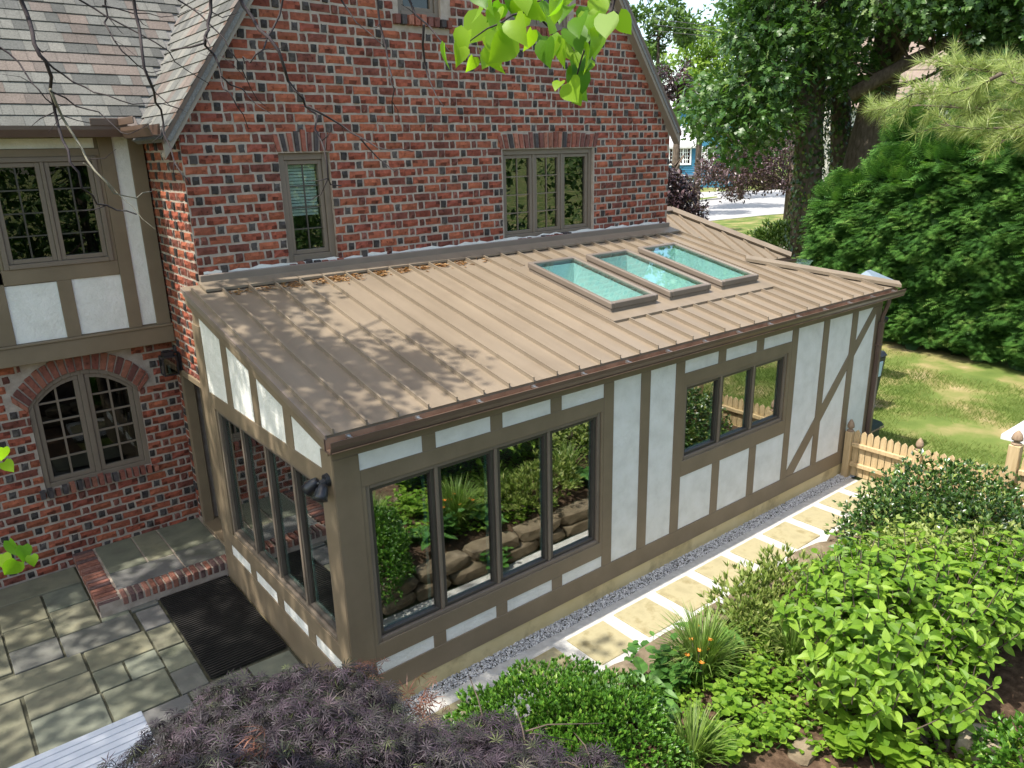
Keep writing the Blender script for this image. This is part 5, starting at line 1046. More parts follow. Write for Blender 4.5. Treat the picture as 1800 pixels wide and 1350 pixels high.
# -- ivy-clad oaks
def oak(label, pts, rad, limbs, C, crad, n, ivy=0, seed=1, size=.21, mat='l_oak', t=T_OAK, name='oak_tree', cat='tree', group=None, val=.45, twigs=True):
    rg = np.random.default_rng(seed); b = np.array(pts[0]); o = thing(name, label, cat, tuple(b), group)
    m = MB(); m.tube(pts, rad, 12); tr = m.build('trunk', M['bark'], o, smooth=True)
    for lp, lr in limbs: m = MB(); m.tube(lp, lr, 8); m.build('limb', M['bark'], o, smooth=True)
    if len(C):
        leafobj('crown', clumps(C, crad, n, t, size, rg, val=val), mat, o)
        if twigs:
            m = MB(); A = [np.array(p) for lp, _ in limbs for p in lp[1:]]+[np.array(p) for p in pts[len(pts)//2:]]
            for c in C[::2]:
                a = min(A, key=lambda q: np.linalg.norm(q-c)); mid = (a+c)/2+rg.normal(0, .15, 3); m.tube([a, mid, c], [.035, .02, .008], 5, cap=False)
            m.build('twigs', M['bark'], o, smooth=True)
    if ivy:
        L = []; P0 = np.array(pts); seg = rg.integers(0, len(P0)-1, ivy); f = rg.random((ivy, 1)); P = P0[seg]*(1-f)+P0[seg+1]*f; a = rg.uniform(0, 6.28, ivy); R0 = np.array(rad)[seg]*1.0; bump = 1.1+.35*(np.sin(P[:, 2]*1.7+a*2) > .2)*rg.random(ivy)
        P = P+np.stack([np.cos(a)*R0*bump, np.sin(a)*R0*bump, np.zeros(ivy)], 1); U = np.stack([np.cos(a), np.sin(a), np.zeros(ivy)], 1)
        leafobj('ivy', scatter(T_ROUND, P, np.array([0, 0, -.7])+sph(ivy, rg)*.6, U+sph(ivy, rg)*.35+np.array([0, 0, .3]), .13*rg.uniform(.6, 1.2, ivy), rg, val=.55, spread=.28), 'l_ivy', o)
    return o
def colpts(p, d, ztop=None): return [PD(*q_, d) for q_ in p]
d1 = 27.0; t1 = [PD(1425, 90, d1)]; A = PD(1420, 330, d1); base1 = np.array([A[0], A[1], -.05]); top1 = PD(1440, -350, d1)
rg = np.random.default_rng(211)
poly1 = [(1215, 0), (1290, -60), (1420, -80), (1400, 150), (1395, 225), (1360, 250), (1290, 270), (1240, 245), (1200, 200), (1215, 160), (1270, 140), (1255, 90), (1280, 50), (1265, 10)]
C1 = np.concatenate([pixcloud(poly1, (22.5, 28.5), 150, rg, lambda p: not (p[0] < 1285 and p[1] < 118) and not (p[0] > 1385)), pixcloud([(1330, -130), (1560, -130), (1560, -40), (1330, -40)], (24, 30), 26, rg), pixcloud([(1385, -20), (1470, -20), (1470, 200), (1385, 200)], (28.5, 31), 34, rg), pixcloud([(1395, 50), (1445, 50), (1450, 130), (1400, 120)], (25, 26.3), 9, rg)])
oak('ivy-clad oak with dark green crown rising behind the left end of the hedge', [base1, A, PD(1425, 160, d1), PD(1428, 20, d1), top1], [.44, .42, .40, .33, .2],
    [([PD(1420, 215, d1), PD(1370, 222, d1-1), PD(1330, 205, d1-2), PD(1300, 130, d1-2.5)], [.10, .08, .06, .02]), ([PD(1425, 60, d1), PD(1400, 42, d1-.3), PD(1360, 45, d1-1), PD(1330, 35, d1-1)], [.05, .04, .03, .02]), ([PD(1424, 190, d1), PD(1330, 200, d1-1.4), PD(1260, 215, d1-2)], [.08, .05, .02])],
    C1, .78, 62, ivy=3600, seed=212)
d2 = 29.0; A2 = PD(1478, 330, d2)
oak('narrow ivy-covered trunk between the two big oaks behind the hedge', [np.array([A2[0], A2[1], -.05]), A2, PD(1478, 150, d2), PD(1482, -60, d2)], [.37, .35, .31, .22], [], pixcloud([(1440, -120), (1520, -120), (1530, 60), (1500, 150), (1440, 140)], (27, 31), 30, rg), .75, 58, ivy=2600, seed=213)
d3 = 27.5; A3 = PD(1505, 330, d3); poly3 = [(1480, -100), (1850, -100), (1850, 110), (1700, 120), (1640, 90), (1600, 60), (1560, 40), (1500, 90), (1480, 60)]
C3 = np.concatenate([pixcloud(poly3, (23, 28), 165, rg, lambda p: not (1500 < p[0] < 1600 and 25 < p[1] < 160) and not (p[0] < 1720 and abs(p[1]-(168-.58*(p[0]-1495))) < 34)), pixcloud([(1690, 60), (1850, 60), (1850, 200), (1720, 200)], (27, 31), 50, rg), pixcloud([(1520, -300), (1900, -300), (1900, -90), (1520, -90)], (22, 30), 50, rg), pixcloud([(1490, 100), (1530, 100), (1520, 150), (1485, 160)], (25, 27), 7, rg)])
oak('leaning dark-barked oak with a long low limb above the hedge', [np.array([A3[0]-.3, A3[1], -.05]), A3, PD(1532, 220, d3), PD(1560, 100, d3), PD(1585, -40, d3), PD(1620, -300, d3)], [.68, .58, .52, .47, .41, .25],
    [([PD(1495, 168, d3-2), PD(1545, 138, d3-2.1), PD(1600, 108, d3-2.2), PD(1640, 88, d3-2.4), PD(1690, 58, d3-2.6), PD(1740, 20, d3-2.6)], [.21, .20, .175, .15, .12, .06]), ([PD(1535, 145, d3-.2), PD(1590, 85, d3-.6), PD(1610, 45, d3-.8), PD(1645, -10, d3-1)], [.12, .10, .09, .06]), ([PD(1590, 68, d3-.5), PD(1625, 55, d3-1), PD(1660, 40, d3-1.4)], [.09, .08, .04]), ([PD(1545, 160, d3), PD(1620, 140, d3+.5), PD(1660, 120, d3+.8)], [.08, .06, .03])],
    C3, .85, 60, seed=214)
# darker mass behind the pine
Cx = pixcloud([(1560, 150), (1850, 150), (1850, 320), (1560, 300)], (29, 34), 60, rg)
b = ground_under(PD(1700, 250, 31)); oak('dense dark tree behind the hedge and below the oak limb', [b, b+(0, 0, 3), b+(0, .2, 6)], [.2, .16, .08], [], Cx, 1.15, 75, seed=215, t=T_SIMPLE, size=.2, name='garden_tree', val=.25)
# lighter small tree right of the trunk
# -- trees farther off
def far_tree(label, px, py, d, rx, rz, mat, n, seed, size=.35, name='street_tree', flat=1., group='trees across the street'):
    rg = np.random.default_rng(seed); c = PD(px, py, d); b = ground_under(c); C = c+sph(n, rg)*np.array([rx, rx, rz])*(rg.random((n, 1))**.4)
    C = C[C[:, 2] > .6]
    return oak(label, [b, (b+c)/2, c], [.28, .22, .08], [], C, rx*.28, 62, seed=seed+1, size=size, mat=mat, t=T_SIMPLE, name=name, group=group, val=.5)
far_tree('bright yellow-green tree glowing beyond the street left of the oak', 1236, 105, 62, 3.3, 2.6, 'l_lime', 46, 301, .42)
far_tree('green tree across the street just right of the gable edge', 1158, 60, 55, 2.4, 4.2, 'l_far', 46, 303, .40); far_tree('grey-green tree far beyond the yellow-green one', 1320, 60, 75, 5.5, 4.5, 'l_far', 50, 305, .5); far_tree('green tree far behind between the oak trunks', 1465, 60, 70, 5, 5, 'l_lime', 44, 307, .5)
far_tree('copper-leaved tree over the blue house left of the oak', 1193, 160, 44, 1.3, 1.4, 'l_plum', 34, 309, .22); far_tree('copper-leaved tree seen between the ivy trunks', 1478, 165, 46, 3.0, 4.0, 'l_plum', 60, 311, .24)
# copper beech by the street with hanging skirt
rg = np.random.default_rng(320); Cb = np.concatenate([pixcloud([(1235, 300), (1262, 262), (1300, 255), (1390, 265), (1398, 322), (1345, 322), (1310, 330), (1285, 345), (1262, 322), (1240, 325)], (37, 41), 95, rg), pixcloud([(1330, 90), (1420, 90), (1420, 260), (1300, 260)], (38, 43), 70, rg)]); tb = PD(1392, 330, 39); b = ground_under(tb)
oak('copper beech hanging over the street behind the ivy oak', [b, tb, tb+(0, 0, 4)], [.30, .26, .12], [], Cb, .75, 75, seed=321, size=.17, mat='l_plum', t=T_SIMPLE, name='copper_beech', cat='tree', val=.6)
# weeping purple tree at the gable corner
Cw = pixcloud([(1165, 290), (1185, 280), (1200, 310), (1215, 330), (1228, 360), (1232, 385), (1215, 395), (1195, 375), (1170, 370)], (15.5, 17), 46, rg); b = ground_under(PD(1180, 350, 16.5))
oak('dark purple weeping tree behind the gable corner and the porch roof', [b, b+(0, 0, 1.5), PD(1180, 300, 16.5)], [.10, .09, .05], [], Cw, .22, 60, seed=322, size=.10, mat='l_plum', t=T_SIMPLE, name='weeping_tree', val=.25)
# shrubs by the street side
bz_ = lambda px, py, d: PD(px, py, d)
c = PD(1382, 400, 31); bush('rhododendron', 'yellow-green rhododendron at the foot of the ivy oak', 'shrub', (c[0], c[1], 0), [(np.array([c[0], c[1], .75]), (1.5, 1.5, 1.05))], 900, T_NARROW, .26, 'l_rhodo', 330, whorl=5, tip=(.7, .5), updir=.2)
c = PD(1350, 428, 28.5); o = bush('hydrangea_shrub', 'white-flowering hydrangea in front of the rhododendron by the street', 'shrub', (c[0], c[1], 0), [(np.array([c[0]+dx, c[1]-dx*.7, .35]), (.8, .8, .55)) for dx in (-1.0, 0., 1.)], 500, T_ROUND, .16, 'l_hosta', 331, whorl=3)
rg = np.random.default_rng(332)
for k in range(22):
    u = rg.uniform(-1.5, 1.5); p = np.array([c[0]+u+rg.normal(0, .25), c[1]-u*.7+rg.normal(0, .25)-.3, .55+rg.random()*.38]); n = 36; uu = sph(n, rg); leafobj('flower_head', scatter(T_ROUND, p+uu*.12, uu+sph(n, rg)*.4, uu, .09, rg), 'petalw', o)
m = MB(); a, b2 = PZ(1340, 428), PZ(1400, 440); m.box(min(a[0], b2[0])-2, max(a[0], b2[0])+1, b2[1]-.8, b2[1]+.6, -.05, .12); struct(m.build('stone_walk', M['concrete']))
# street, kerbs, verge
road = MB(); road.add([PZ(1100, 396, -.03), PZ(1240, 389, -.03), PZ(1345, 378, -.03), PZ(1480, 368, -.03), PZ(1500, 331, -.03), PZ(1395, 333, -.03), PZ(1330, 334, -.03), PZ(1225, 338, -.03), PZ(1100, 345, -.03)], [tuple(range(9))]); struct(road.build('road', M['asphalt']))
m = MB()
for pl_ in ([(1185, 362), (1215, 358), (1245, 352), (1268, 350), (1262, 345), (1215, 350), (1185, 353)],):
    P3 = [PZ(a, b, -.02) for a, b in pl_]; k = len(P3); m.add(P3+[p+np.array([0, 0, .12]) for p in P3], [tuple(range(k, 2*k))]+[(i, (i+1) % k, k+(i+1) % k, k+i) for i in range(k)])
struct(m.build('kerb', M['concrete']))
m = MB(); P3 = [PZ(a, b, .105) for a, b in [(1187, 353), (1215, 350), (1260, 345), (1262, 347), (1240, 350), (1215, 354), (1187, 358)]]; m.add(P3, [tuple(range(len(P3)))]); struct(m.build('verge', M['ground']))
# -- blue clapboard house across the street
M['blue'] = surf('blue_clapboard', [(.3, (.035, .15, .25)), (.7, (.05, .19, .30))], scale=.8, rough=.6, bump=0)
M['farroof'] = surf('grey_shingle_far', [(.3, (.42, .42, .43)), (.7, (.52, .52, .53))], scale=2, rough=.9, bump=0)
M['farwhite'] = surf('white_paint_far', [(.3, (.72, .74, .74)), (.7, (.80, .82, .82))], bump=0)
M['farglass'] = glassmat('far_glass', .25, (.1, .1, .12))
dB = 96; bc = PD(1205, 312, dB); bh = thing('blue_house', 'blue clapboard house with white windows across the street', 'house', (bc[0], bc[1], 0))
ud = unit(np.cross(FW*np.array([1, 1, 0]), [0, 0, 1])); nd = unit(-FW*np.array([1, 1, 0])); ud = unit(ud+nd*.25); nd = np.array([ud[1], -ud[0], 0]); nd = nd if nd@FW < 0 else -nd
FB = frame((bc[0], bc[1], 0), ud, nd)
def pb(px, py, d0=0.):          # picture point -> (u, v) on the house front
    p = pplane(px, py, nd, np.array([bc[0], bc[1], 0])@nd+d0); return float((p-np.array([bc[0], bc[1], 0]))@ud), float(p[2])
m = MB(); (uL, _), (uR, vT) = pb(1150, 265), pb(1262, 258); m.fbox(FB, uL, uR+2, -.1, vT, -8, 0); bw = m.build('wall', M['blue'], bh)
for k in range(18): z = .3+k*.24; m = MB(); m.fbox(FB, uL, uR+2, z, z+.02, 0, .03); m.build('clapboard', M['blue'], bw)
m = MB(); a = pb(1222, 258); b2 = pb(1262, 225); m.fprism(FB, [(a[0], a[1]), (uR+2, a[1]), (uR+2, a[1]+3.2), (b2[0]-.4, a[1]+2.6)], -8, .1); m.build('gable', M['blue'], bh)
m = MB(); u0 = pb(1150, 258)[0]; u1 = pb(1223, 258)[0]; v0 = pb(1190, 257)[1]; m.add([FB(u0, v0, .5), FB(u1, v0, .5), FB(u1+2.2, v0+2.3, -3), FB(u0, v0+2.3, -3), FB(u0, v0-.25, .5), FB(u1, v0-.25, .5)], [(0, 1, 2, 3), (4, 5, 1, 0)]); m.build('lower_roof', M['farroof'], bh)
m = MB(); m.fbox(FB, u0, u1+2, v0+.5, v0+4.2, -8, -3.2); m.build('upper_wall', M['blue'], bh)
m = MB(); m.add([FB(u0, v0+4.2, -2.8), FB(u1+3, v0+4.2, -2.8), FB(u1+3, v0+7.2, -6), FB(u0, v0+7.2, -6)], [(0, 1, 2, 3)]); m.build('upper_roof', M['farroof'], bh)
def fwin(p0, p1, n, d0, rows=4, cols=3):
    (a, t), (b, s) = pb(*p0), pb(*p1); w = (b-a)/n
    m = MB(); m.fbox(FB, a-.18, a, s-.18, t+.18, d0, d0+.12); m.fbox(FB, b, b+.18, s-.18, t+.18, d0, d0+.12); m.fbox(FB, a, b, t, t+.18, d0, d0+.12); m.fbox(FB, a, b, s-.18, s, d0, d0+.12)
    for k in range(1, n): m.fbox(FB, a+k*w-.1, a+k*w+.1, s, t, d0, d0+.12)
    wo = m.build('window', M['farwhite'], bh)
    m = MB(); m.fbox(FB, a, b, s, t, d0+.005, d0+.03); m.build('pane', M['farglass'], wo)
    for k in range(n):
        for i in range(1, cols): x = a+k*w+.1+(w-.2)*i/cols; m = MB(); m.fbox(FB, x-.035, x+.035, s, t, d0+.03, d0+.07); m.build('muntin', M['farwhite'], wo)
        for j in range(1, rows): z = s+(t-s)*j/rows; m = MB(); m.fbox(FB, a+k*w+.1, a+(k+1)*w-.1, z-.035, z+.035, d0+.031, d0+.069); m.build('muntin', M['farwhite'], wo)
fwin((1178, 262), (1212, 287), 3, .0); fwin((1235, 260), (1252, 292), 2, .0); fwin((1200, 220), (1224, 238), 2, -3.2, 3, 3)
# -- car parked on the drive
M['car'] = surf('dark_blue_car_paint', [(.3, (.035, .06, .10)), (.7, (.045, .07, .115))], bump=0, rough=.25, spec=.6, coat=1)
M['red'] = surf('tail_lamp_red', [(.3, (.35, .02, .02)), (.7, (.4, .03, .03))], bump=0, rough=.2)
cc = PZ(1213, 330); car = thing('parked_car', 'dark blue estate car parked in front of the blue house', 'car', (cc[0], cc[1], 0))
FCa = frame((cc[0], cc[1], 0), ud, nd)
m = MB(); prof = [(-.9, .35), (.9, .35), (.95, .75), (.88, 1.0), (.68, 1.5), (-.68, 1.5), (-.88, 1.0), (-.95, .75)]; m.fprism(FCa, prof, -4.4, 0); m.build('body', M['car'], car, bevel=.08)
m = MB(); m.fprism(FCa, [(-.72, 1.02), (.72, 1.02), (.60, 1.40), (-.60, 1.40)], 0.0, .03); m.build('rear_window', M['farglass'], car)
for s in (-1, 1):
    m = MB(); m.fbox(FCa, s*.78-.1, s*.78+.1, .78, .98, 0, .04); m.build('tail_lamp', M['red'], car)
    for dd in (-.8, -3.5): m = MB(); m.tube([FCa(s*.95, .33, dd), FCa(s*.72, .33, dd)], .33, 16); m.build('wheel', M['black'], car)
m = MB(); m.fbox(FCa, -.9, .9, .38, .62, 0, .1); m.build('bumper', M['gasket'], car); m = MB(); m.fbox(FCa, -.26, .26, .66, .8, .03, .05); m.build('number_plate', M['farwhite'], car)
# -- cream house behind the oaks
dC = 40; ch = PD(1540, 240, dC); che = thing('cream_house', 'cream stucco house with brown shingle roof seen between the oak trunks', 'house', (ch[0], ch[1], 0))
FCm = frame((ch[0], ch[1], 0), RT/np.linalg.norm(RT)*1., nd)
r2 = unit(np.array([RT[0], RT[1], 0])); n2 = np.array([r2[1], -r2[0], 0]); n2 = n2 if n2@FW < 0 else -n2; FCm = frame((ch[0], ch[1], 0), r2, n2)
def pc(px, py):
    p = pplane(px, py, n2, np.array([ch[0], ch[1], 0])@n2); return float((p-np.array([ch[0], ch[1], 0]))@r2), float(p[2])
a = pc(1494, 182); b2 = pc(1640, 182)
M['cream'] = surf('cream_stucco_far', [(.3, (.62, .62, .55)), (.7, (.70, .70, .63))], bump=0)
M['brownroof'] = surf('brown_shingle_far', [(.3, (.20, .15, .12)), (.7, (.27, .21, .17))], scale=3, bump=0)
m = MB(); m.fbox(FCm, a[0], b2[0]+3, -.1, a[1], -3, 0); m.build('wall', M['cream'], che)
for k in range(6):
    m = MB(); z0 = a[1]-.15+k*.55; y0 = .4-k*.62; m.add([FCm(a[0]-.3, z0, y0), FCm(b2[0]+3, z0, y0), FCm(b2[0]+3, z0+.52, y0-.66), FCm(a[0]-.3+.0, z0+.52, y0-.66), FCm(a[0]-.3, z0-.06, y0), FCm(b2[0]+3, z0-.06, y0)], [(0, 1, 2, 3), (4, 5, 1, 0)]); m.build('roof_course', M['brownroof'], che)
m = MB(); u, v = pc(1478, 260); m.fbox(FCm, u, u+1.0, v-.9, v+.6, 0, .05); wo = m.build('window', M['farwhite'], che); m = MB(); m.fbox(FCm, u+.1, u+.9, v-.8, v+.5, .05, .06); m.build('pane', M['farglass'], wo)
# -- wires over the street
for k, ((x0, y0), (x1, y1)) in enumerate([((1150, 34), (1500, 62)), ((1150, 44), (1500, 72)), ((1150, 54), (1500, 80))]):
    A_, B_ = PD(x0, y0, 50), PD(x1, y1, 50); m = MB(); m.tube([A_, (A_+B_)/2-np.array([0, 0, .15]), B_], .022, 5); o = m.build('utility_wire', M['black']); tag(o, ['topmost', 'middle', 'lowest'][k]+' of the three utility wires crossing the sky gap', 'wire', 'utility wires')
# -- far wood closing the view
rg = np.random.default_rng(340); n = 300; ang = np.linspace(-.4, 2.3, n)+rg.normal(0, .01, n); R0 = rg.uniform(112, 140, n)
C = np.stack([CAM[0]+np.sin(ang)*R0, CAM[1]+np.cos(ang)*R0, rg.uniform(0, 7.0, n)], 1); sky_gap = np.abs(ang-np.arctan2(*(PD(1232, 50, 1)-CAM)[:2])) < .05
C[sky_gap, 2] *= .55
o = leafobj('far_wood', clumps(C, 4.0, 90, T_SIMPLE, 1.1, rg, flat=.9, val=.45), 'l_far', None, kind='stuff'); tag(o, 'far belt of green trees closing the view beyond the street', 'wood')
# -- white pine reaching in from the right
rg = np.random.default_rng(350); pt = thing('white_pine', 'white pine branch with long yellow-green needles reaching in from the right', 'pine tree', (8.2, -5.6, 0))
trk = np.array([8.2, -5.6, 0.]); m = MB(); m.tube([trk-(0, 0, .1), trk+(0, 0, 4), trk+(0, .1, 9)], [.22, .18, .08], 10); m.build('trunk', M['bark'], pt, smooth=True)
dp = 6.2; boughs = [[(1900, 200), (1800, 195), (1700, 190), (1620, 185), (1560, 190), (1522, 195)], [(1900, 130), (1830, 128), (1760, 130), (1690, 118), (1640, 112)], [(1900, 215), (1830, 215), (1760, 225), (1700, 225), (1650, 218)], [(1850, 100), (1790, 105), (1760, 120)], [(1760, 130), (1720, 150), (1690, 160), (1640, 165), (1600, 165)], [(1830, 170), (1780, 168), (1720, 185), (1690, 200)], [(1900, 170), (1850, 160), (1800, 150), (1770, 140)], [(1900, 240), (1840, 235), (1790, 240), (1750, 250)]]
L = []; mm = MB()
for bi, bo in enumerate(boughs):
    dd = dp+rg.uniform(-.5, .5); P3 = [PD(x, y, dd+.1*i) for i, (x, y) in enumerate(bo)]
    if bi < 3 or bi > 5: P3 = [trk+(0, 0, P3[0][2]+.2-trk[2])]+P3
    mm.tube(P3, np.linspace(.013, .003, len(P3)), 6)
    ts = np.linspace(.12, 1, 44); seg = np.cumsum([0]+[np.linalg.norm(P3[i+1]-P3[i]) for i in range(len(P3)-1)]); 
    for s_ in np.arange(seg[-1]-2.2 if seg[-1] > 2.2 else .05, seg[-1], .085):
        i = min(len(P3)-2, int(np.searchsorted(seg, s_)-1)); i = max(i, 0); f = (s_-seg[i])/(seg[i+1]-seg[i]+1e-6); p = P3[i]*(1-f)+P3[i+1]*f; td = unit(P3[i+1]-P3[i])
        for sh in range(2):
            sd = unit(td*.9+rg.normal(0, .55, 3)+np.array([0, 0, -.1])); ln = rg.uniform(.08, .2); mm.tube([p, p+sd*ln], [.004, .0025], 4, cap=False)
            for q_ in np.linspace(.25, 1, 4):
                n = 34; base_ = np.tile(p+sd*ln*q_, (n, 1)); Dv = sd*.8+sph(n, rg)*.85; L.append(scatter(tpl([(-.015, 0, 0), (.015, 0, 0), (0, 1, -.03)], [(0, 1, 2)]), base_, Dv, sph(n, rg), .105*rg.uniform(.7, 1.15, n), rg, val=.5, spread=.28))
leafobj('needles', L, 'l_pine', pt); mm.build('bough', M['bark'], pt, smooth=True)
# -- lawn blades
rg = np.random.default_rng(360); n = 95000; P = np.stack([rg.uniform(8.7, 15.6, n), rg.uniform(-6.5, 4.5, n), np.full(n, -.05)], 1)
dens = np.sin(P[:, 0]*1.1+P[:, 1]*.8)+np.sin(P[:, 0]*.7-P[:, 1]*1.6+1)+.8*np.sin(P[:, 0]*2.7+1.3*P[:, 1])+rg.normal(0, .5, n); bare = np.exp(-((P[:, 0]-11.2)**2/.9+(P[:, 1]-.1)**2/.5))+np.exp(-((P[:, 0]-12.9)**2/1.2+(P[:, 1]-.6)**2/.25))+1.2*np.exp(-((P[:, 0]-15.6)**2/.8)); k = (dens-2.6*bare > -1.3) & ~((P[:, 0] < 11.5) & (P[:, 1] > 1.1)); P = P[k]; vv = np.clip(.38-.12*dens[k]+.5*bare[k], 0, 1); a = rg.uniform(0, 6.28, len(P))
tb3 = tpl([(-.05, 0, 0), (.05, 0, 0), (0, 1, .0)], [(0, 1, 2)]); s = scatter(tb3, P, np.stack([np.cos(a)*.6, np.sin(a)*.6, np.full(len(P), .8)], 1), np.stack([-np.sin(a), np.cos(a), np.full(len(P), .5)], 1), rg.uniform(.05, .11, len(P)), rg); s = (s[0], s[1], np.clip(vv+rg.normal(0, .13, len(P)), 0, 1))
o = leafobj('lawn_grass', s, 'l_grass', None, kind='stuff'); tag(o, 'sparse sunlit lawn grass with dry bare patches right of the sunroom', 'grass')
# ================================================================== redbud tree over the patio
rg = np.random.default_rng(400); rb = thing('redbud_tree', 'redbud tree with bare twigs and heart-shaped leaves hanging over the house view', 'tree', (-5.2, -2.2, 0))
tk = [np.array(p, float) for p in [(-5.2, -2.2, -.05), (-5.1, -2.1, 1.8), (-4.7, -1.6, 3.6), (-4.2, -.9, 5.6), (-4.0, 0.2, 8.6)]]
m = MB(); m.tube(tk, [.17, .14, .12, .10, .07], 10); m.build('trunk', M['bark'], rb, smooth=True)
lim = [[(-4.1, -.2, 7.4), (-3.4, .8, 8.8), (-2.6, 1.6, 9.3), (-1.8, 1.9, 9.4)], [(-4.2, -.9, 5.6), (-3.4, -2.2, 6.3), (-2.6, -3.2, 6.5), (-1.2, -3.5, 6.2)], [(-4.0, .1, 8.2), (-4.6, 1.5, 9.0), (-5.2, 3.0, 9.2), (-5.8, 4.0, 9.3)], [(-4.7, -1.6, 3.8), (-3.9, -2.5, 5.2), (-3.2, -3.0, 5.9), (-2.6, -2.6, 6.3)], [(-3.9, -.4, 6.4), (-3.0, -1.4, 6.9), (-2.0, -1.6, 6.9), (-.9, -1.3, 6.7)]]
for l in lim: m = MB(); m.tube(l, [.06, .045, .03, .015], 7); m.build('limb', M['bark'], rb, smooth=True)
# shading crown above the picture
C = []
while len(C) < 215:
    p = np.array([rg.uniform(-9.0, -1.5), rg.uniform(-.5, 4.8), rg.uniform(8.4, 10.4)])
    if p[1] > 3.05 and p[0] > -4.5: continue
    if p[0] > -2.1-.518*(p[2]-9.4)+.35*math.sin(p[1]*2.2)+.12*(p[1]-1): continue
    u, v, z = topix(p)
    if z > 0 and -60 < u < 1860 and v > -120: continue
    C.append(p)
leafobj('crown', clumps(np.array(C), .5, 62, T_HEART, .105, rg, flat=.6), 'l_red', rb)
# hanging twigs traced in the picture, three to five metres away
c1 = lambda pts: [(x/3, y/3) for x, y in pts]; c2_ = lambda pts: [(600+x/3, y/3) for x, y in pts]
TW = [(c1([(60, -300), (110, 0), (160, 130), (180, 230), (240, 320), (265, 470), (290, 590), (330, 740), (370, 860), (430, 990), (510, 1075), (620, 1110), (720, 1130)]), 4.2, .011, 0), (c1([(265, 470), (330, 620), (430, 780), (500, 900), (600, 1020), (720, 1045), (800, 1010)]), 4.2, .007, 1), (c1([(440, 860), (560, 950), (700, 1090), (820, 1210)]), 4.2, .003, 1),
      (c1([(680, -300), (705, 0), (735, 150), (750, 280), (790, 430), (820, 540), (860, 640), (900, 780), (960, 920), (1000, 970)]), 4.0, .009, 0), (c1([(1110, -250), (1110, 0), (1095, 130), (1080, 190), (1000, 250), (900, 265)]), 3.8, .010, 0), (c1([(1090, 170), (1130, 290), (1165, 400), (1180, 470), (1250, 560), (1310, 680)]), 3.8, .006, 0),
      (c1([(1100, -250), (1270, 0), (1330, 90), (1420, 200), (1500, 360), (1560, 480), (1610, 560), (1660, 680), (1710, 790), (1730, 940), (1800, 980)]), 3.6, .009, 0), (c1([(1730, 940), (1690, 1030), (1640, 1055), (1610, 1040)]), 3.6, .003, 0), (c1([(1520, -250), (1490, 0), (1440, 150), (1390, 260), (1320, 330), (1290, 335)]), 3.7, .007, 0),
      (c1([(300, -200), (420, 0), (550, 80), (740, 180), (890, 270), (1000, 380), (1100, 440)]), 4.4, .006, 0), (c1([(560, -200), (555, 20), (550, 120), (600, 210), (680, 300), (780, 380), (850, 370)]), 4.4, .006, 0), (c1([(240, 320), (330, 390), (450, 460), (560, 500), (700, 550), (850, 545), (960, 580)]), 4.2, .005, 0), (c1([(-120, 180), (0, 250), (100, 330), (170, 440), (240, 520), (330, 610), (480, 650)]), 4.3, .006, 0),
      (c1([(900, -150), (940, 0), (1060, 80), (1180, 200), (1260, 330), (1330, 480), (1400, 560)]), 3.9, .005, 0), (c1([(1165, 400), (1280, 470), (1340, 540), (1430, 600)]), 3.8, .004, 0), (c1([(265, 480), (400, 560), (520, 590), (640, 700), (720, 690), (800, 640)]), 4.2, .004, 0), (c1([(540, 30), (700, 70), (850, 90), (1000, 50)]), 4.4, .004, 0),
      (c2_([(-80, -200), (0, 0), (80, 120), (220, 240)]), 3.4, .006, 0), (c2_([(150, -250), (190, 0), (235, 250), (265, 400), (280, 470), (270, 600)]), 3.4, .007, 0), (c2_([(280, -250), (360, 0), (430, 110), (520, 210), (590, 280)]), 2.9, .006, 0), (c2_([(435, 130), (440, 330), (480, 460), (540, 560)]), 3.0, .005, 0), (c2_([(-180, 560), (0, 660), (130, 740), (250, 790), (380, 800)]), 3.6, .005, 0), (c2_([(100, 730), (200, 840), (280, 905), (340, 890)]), 3.6, .004, 0),
      (c2_([(1100, -300), (1060, 0), (1010, 50), (900, 80), (770, 150), (640, 250)]), 2.5, .006, 0), (c2_([(1520, -250), (1440, 0), (1380, 100), (1330, 190), (1260, 330), (1240, 460)]), 2.5, .006, 0), (c2_([(1010, 50), (1080, 130), (1190, 200), (1230, 270)]), 2.5, .004, 0), ([(-70, 940), (0, 955), (40, 965), (62, 985)], 2.6, .004, 0), ([(-70, 780), (0, 795), (20, 812)], 2.6, .004, 0)]
lend = [np.array(l[-1]) for l in lim]
for pts, d_, r_, pale in TW:
    P3 = [PD(x, y, d_+.12*math.sin(i*1.3)) for i, (x, y) in enumerate(pts)]
    sub = []
    for i in range(len(P3)-1): sub += [P3[i], (P3[i]+P3[i+1])/2+rg.normal(0, .008, 3)]
    sub.append(P3[-1])
    if pts[0][1] < -30 or pts[0][0] < -20:
        e = min(lend, key=lambda q_: np.linalg.norm(q_-sub[0])); sub = [e, (e+sub[0])/2+np.array([0, 0, .15])]+sub
    m = MB(); m.tube(sub, np.linspace(r_, r_*.3, len(sub)), 6); m.build('twig', M['twig_pale' if pale else 'twig'], rb, smooth=True)
    for k in range(2, len(sub)-1, 3):
        if r_ > .0045 and rg.random() < .6: dv = unit(rg.normal(size=3)); e = sub[k]+dv*rg.uniform(.06, .16); m = MB(); m.tube([sub[k], (sub[k]+e)/2+rg.normal(0, .012, 3), e], [r_*.3, r_*.22, .0008], 5); m.build('twig', M['twig'], rb, smooth=True)
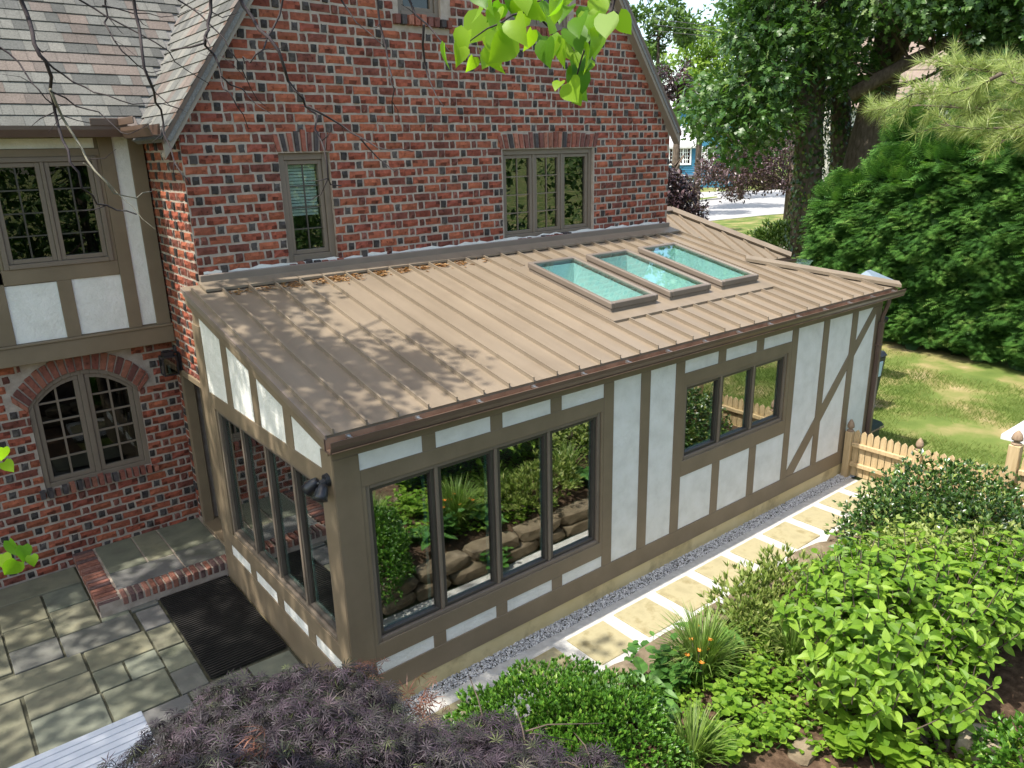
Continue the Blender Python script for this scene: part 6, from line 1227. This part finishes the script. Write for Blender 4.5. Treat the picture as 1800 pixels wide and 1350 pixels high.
LP = [(843, 5, 40), (880, 25, 42), (905, 55, 44), (895, 10, 36), (850, 50, 48), (822, 75, 46), (870, 72, 44), (838, 92, 40), (808, 100, 38), (832, 112, 26), (865, 100, 38), (897, 88, 46), (925, 30, 44), (955, 15, 44), (990, 5, 40), (960, 45, 46), (953, 82, 42), (995, 82, 46), (1012, 98, 46), (1005, 70, 40), (1030, 30, 40), (1050, 20, 42), (1066, 45, 44), (1020, 50, 44), (1040, 70, 42), (1022, 118, 48), (1012, 145, 52), (1030, 120, 34), (985, 155, 26), (1010, 176, 22), (990, 88, 46), (935, 70, 38), (975, 20, 40), (1000, 30, 40), (915, 8, 36), (1045, 45, 40), (865, 5, 44), (1060, 5, 40), (1018, 160, 44), (1026, 100, 40)]
LP += [(int(x+rg.normal(0, 14)), int(y+rg.normal(0, 12)), int(s*.9)) for x, y, s in LP[::2]]
LP += [(6, 797, 22), (8, 820, 18), (16, 962, 26), (40, 972, 28), (30, 998, 26), (4, 985, 24), (55, 985, 20)]
HV = []
for k in range(8):
    me = mesh_tris('leaf', T_HEART[0]*np.array([1, 1, 1+.6*rg.normal()]), T_HEART[1], attrs=np.full(len(T_HEART[1]), rg.random()), smooth=True); me.materials.append(M['l_red']); HV.append(me)
for x, y, s in LP:
    d_ = 2.45+rg.uniform(-.16, .16); p = PD(x, y-s*.45, d_); L_ = s*.98/FPX*d_*rg.uniform(.85, 1.2)
    dv = unit(-UP*.9+RT*rg.normal(0, .35)+FW*rg.normal(-.1, .35)); nn = unit(-FW*.7+RT*rg.normal(0, .8)+UP*.6+rg.normal(0, .4, 3)); x_ = unit(np.cross(dv, nn)); z_ = np.cross(x_, dv)
    m4 = np.eye(4); m4[:3, 0] = x_*L_; m4[:3, 1] = dv*L_; m4[:3, 2] = z_*L_; m4[:3, 3] = p-WLOC[rb]; o = bpy.data.objects.new('leaf', HV[rg.integers(8)]); link(o, rb); o.matrix_local = Matrix(m4.tolist())

# ================================================================== trees behind the viewer, seen in the window panes
rg = np.random.default_rng(500)
for k, (x, y, h, r, lab) in enumerate([(-9, -13, 5.2, 3.2, 'tree mirrored in the wing windows, behind the viewer on the left'), (-3, -15, 5.5, 3.3, 'tree mirrored in the narrow gable window, behind the viewer'), (3, -16, 6.0, 3.4, 'tree mirrored in the left gable panes, behind the viewer'), (9, -15, 5.5, 3.4, 'tree mirrored in the middle gable panes, behind the viewer'), (15, -13, 5.5, 3.4, 'tree mirrored in the right gable panes, behind the viewer'), (21, -10, 5.5, 3.4, 'tree at the right behind the pine, outside the view')]):
    c = np.array([x, y, h*.72]); n = 80; C = c+sph(n, rg)*np.array([r, r, h*.8])*(rg.random((n, 1))**.4); C = C[C[:, 2] > .5]; b = np.array([x, y, -.05])
    oak(lab, [b, (b+c)/2, c], [.25, .2, .08], [], C, r*.3, 60, seed=510+k, size=.34, t=T_SIMPLE, mat='l_far', name='garden_tree', group='trees behind the viewer')

for k in range(11):
    x = -9+k*2.7; y = -9.2-.9*math.sin(k*1.7)-(.0 if k < 8 else -1.0*(k-7)); b = np.array([x, y, 0.]); C = b+np.array([0, 0, 1.0])+sph(22, rg)*np.array([1.3, 1.0, .9])*(rg.random((22, 1))**.4); C = C[C[:, 2] > .2]
    oak('leafy green shrub behind the viewer, mirrored low in the window panes', [b-(0, 0, .05), b+(0, 0, 1)], [.06, .03], [], C, .5, 45, seed=540+k, size=.24, t=T_SIMPLE, mat='l_far', name='garden_shrub', cat='shrub', group='shrubs behind the viewer', twigs=False)
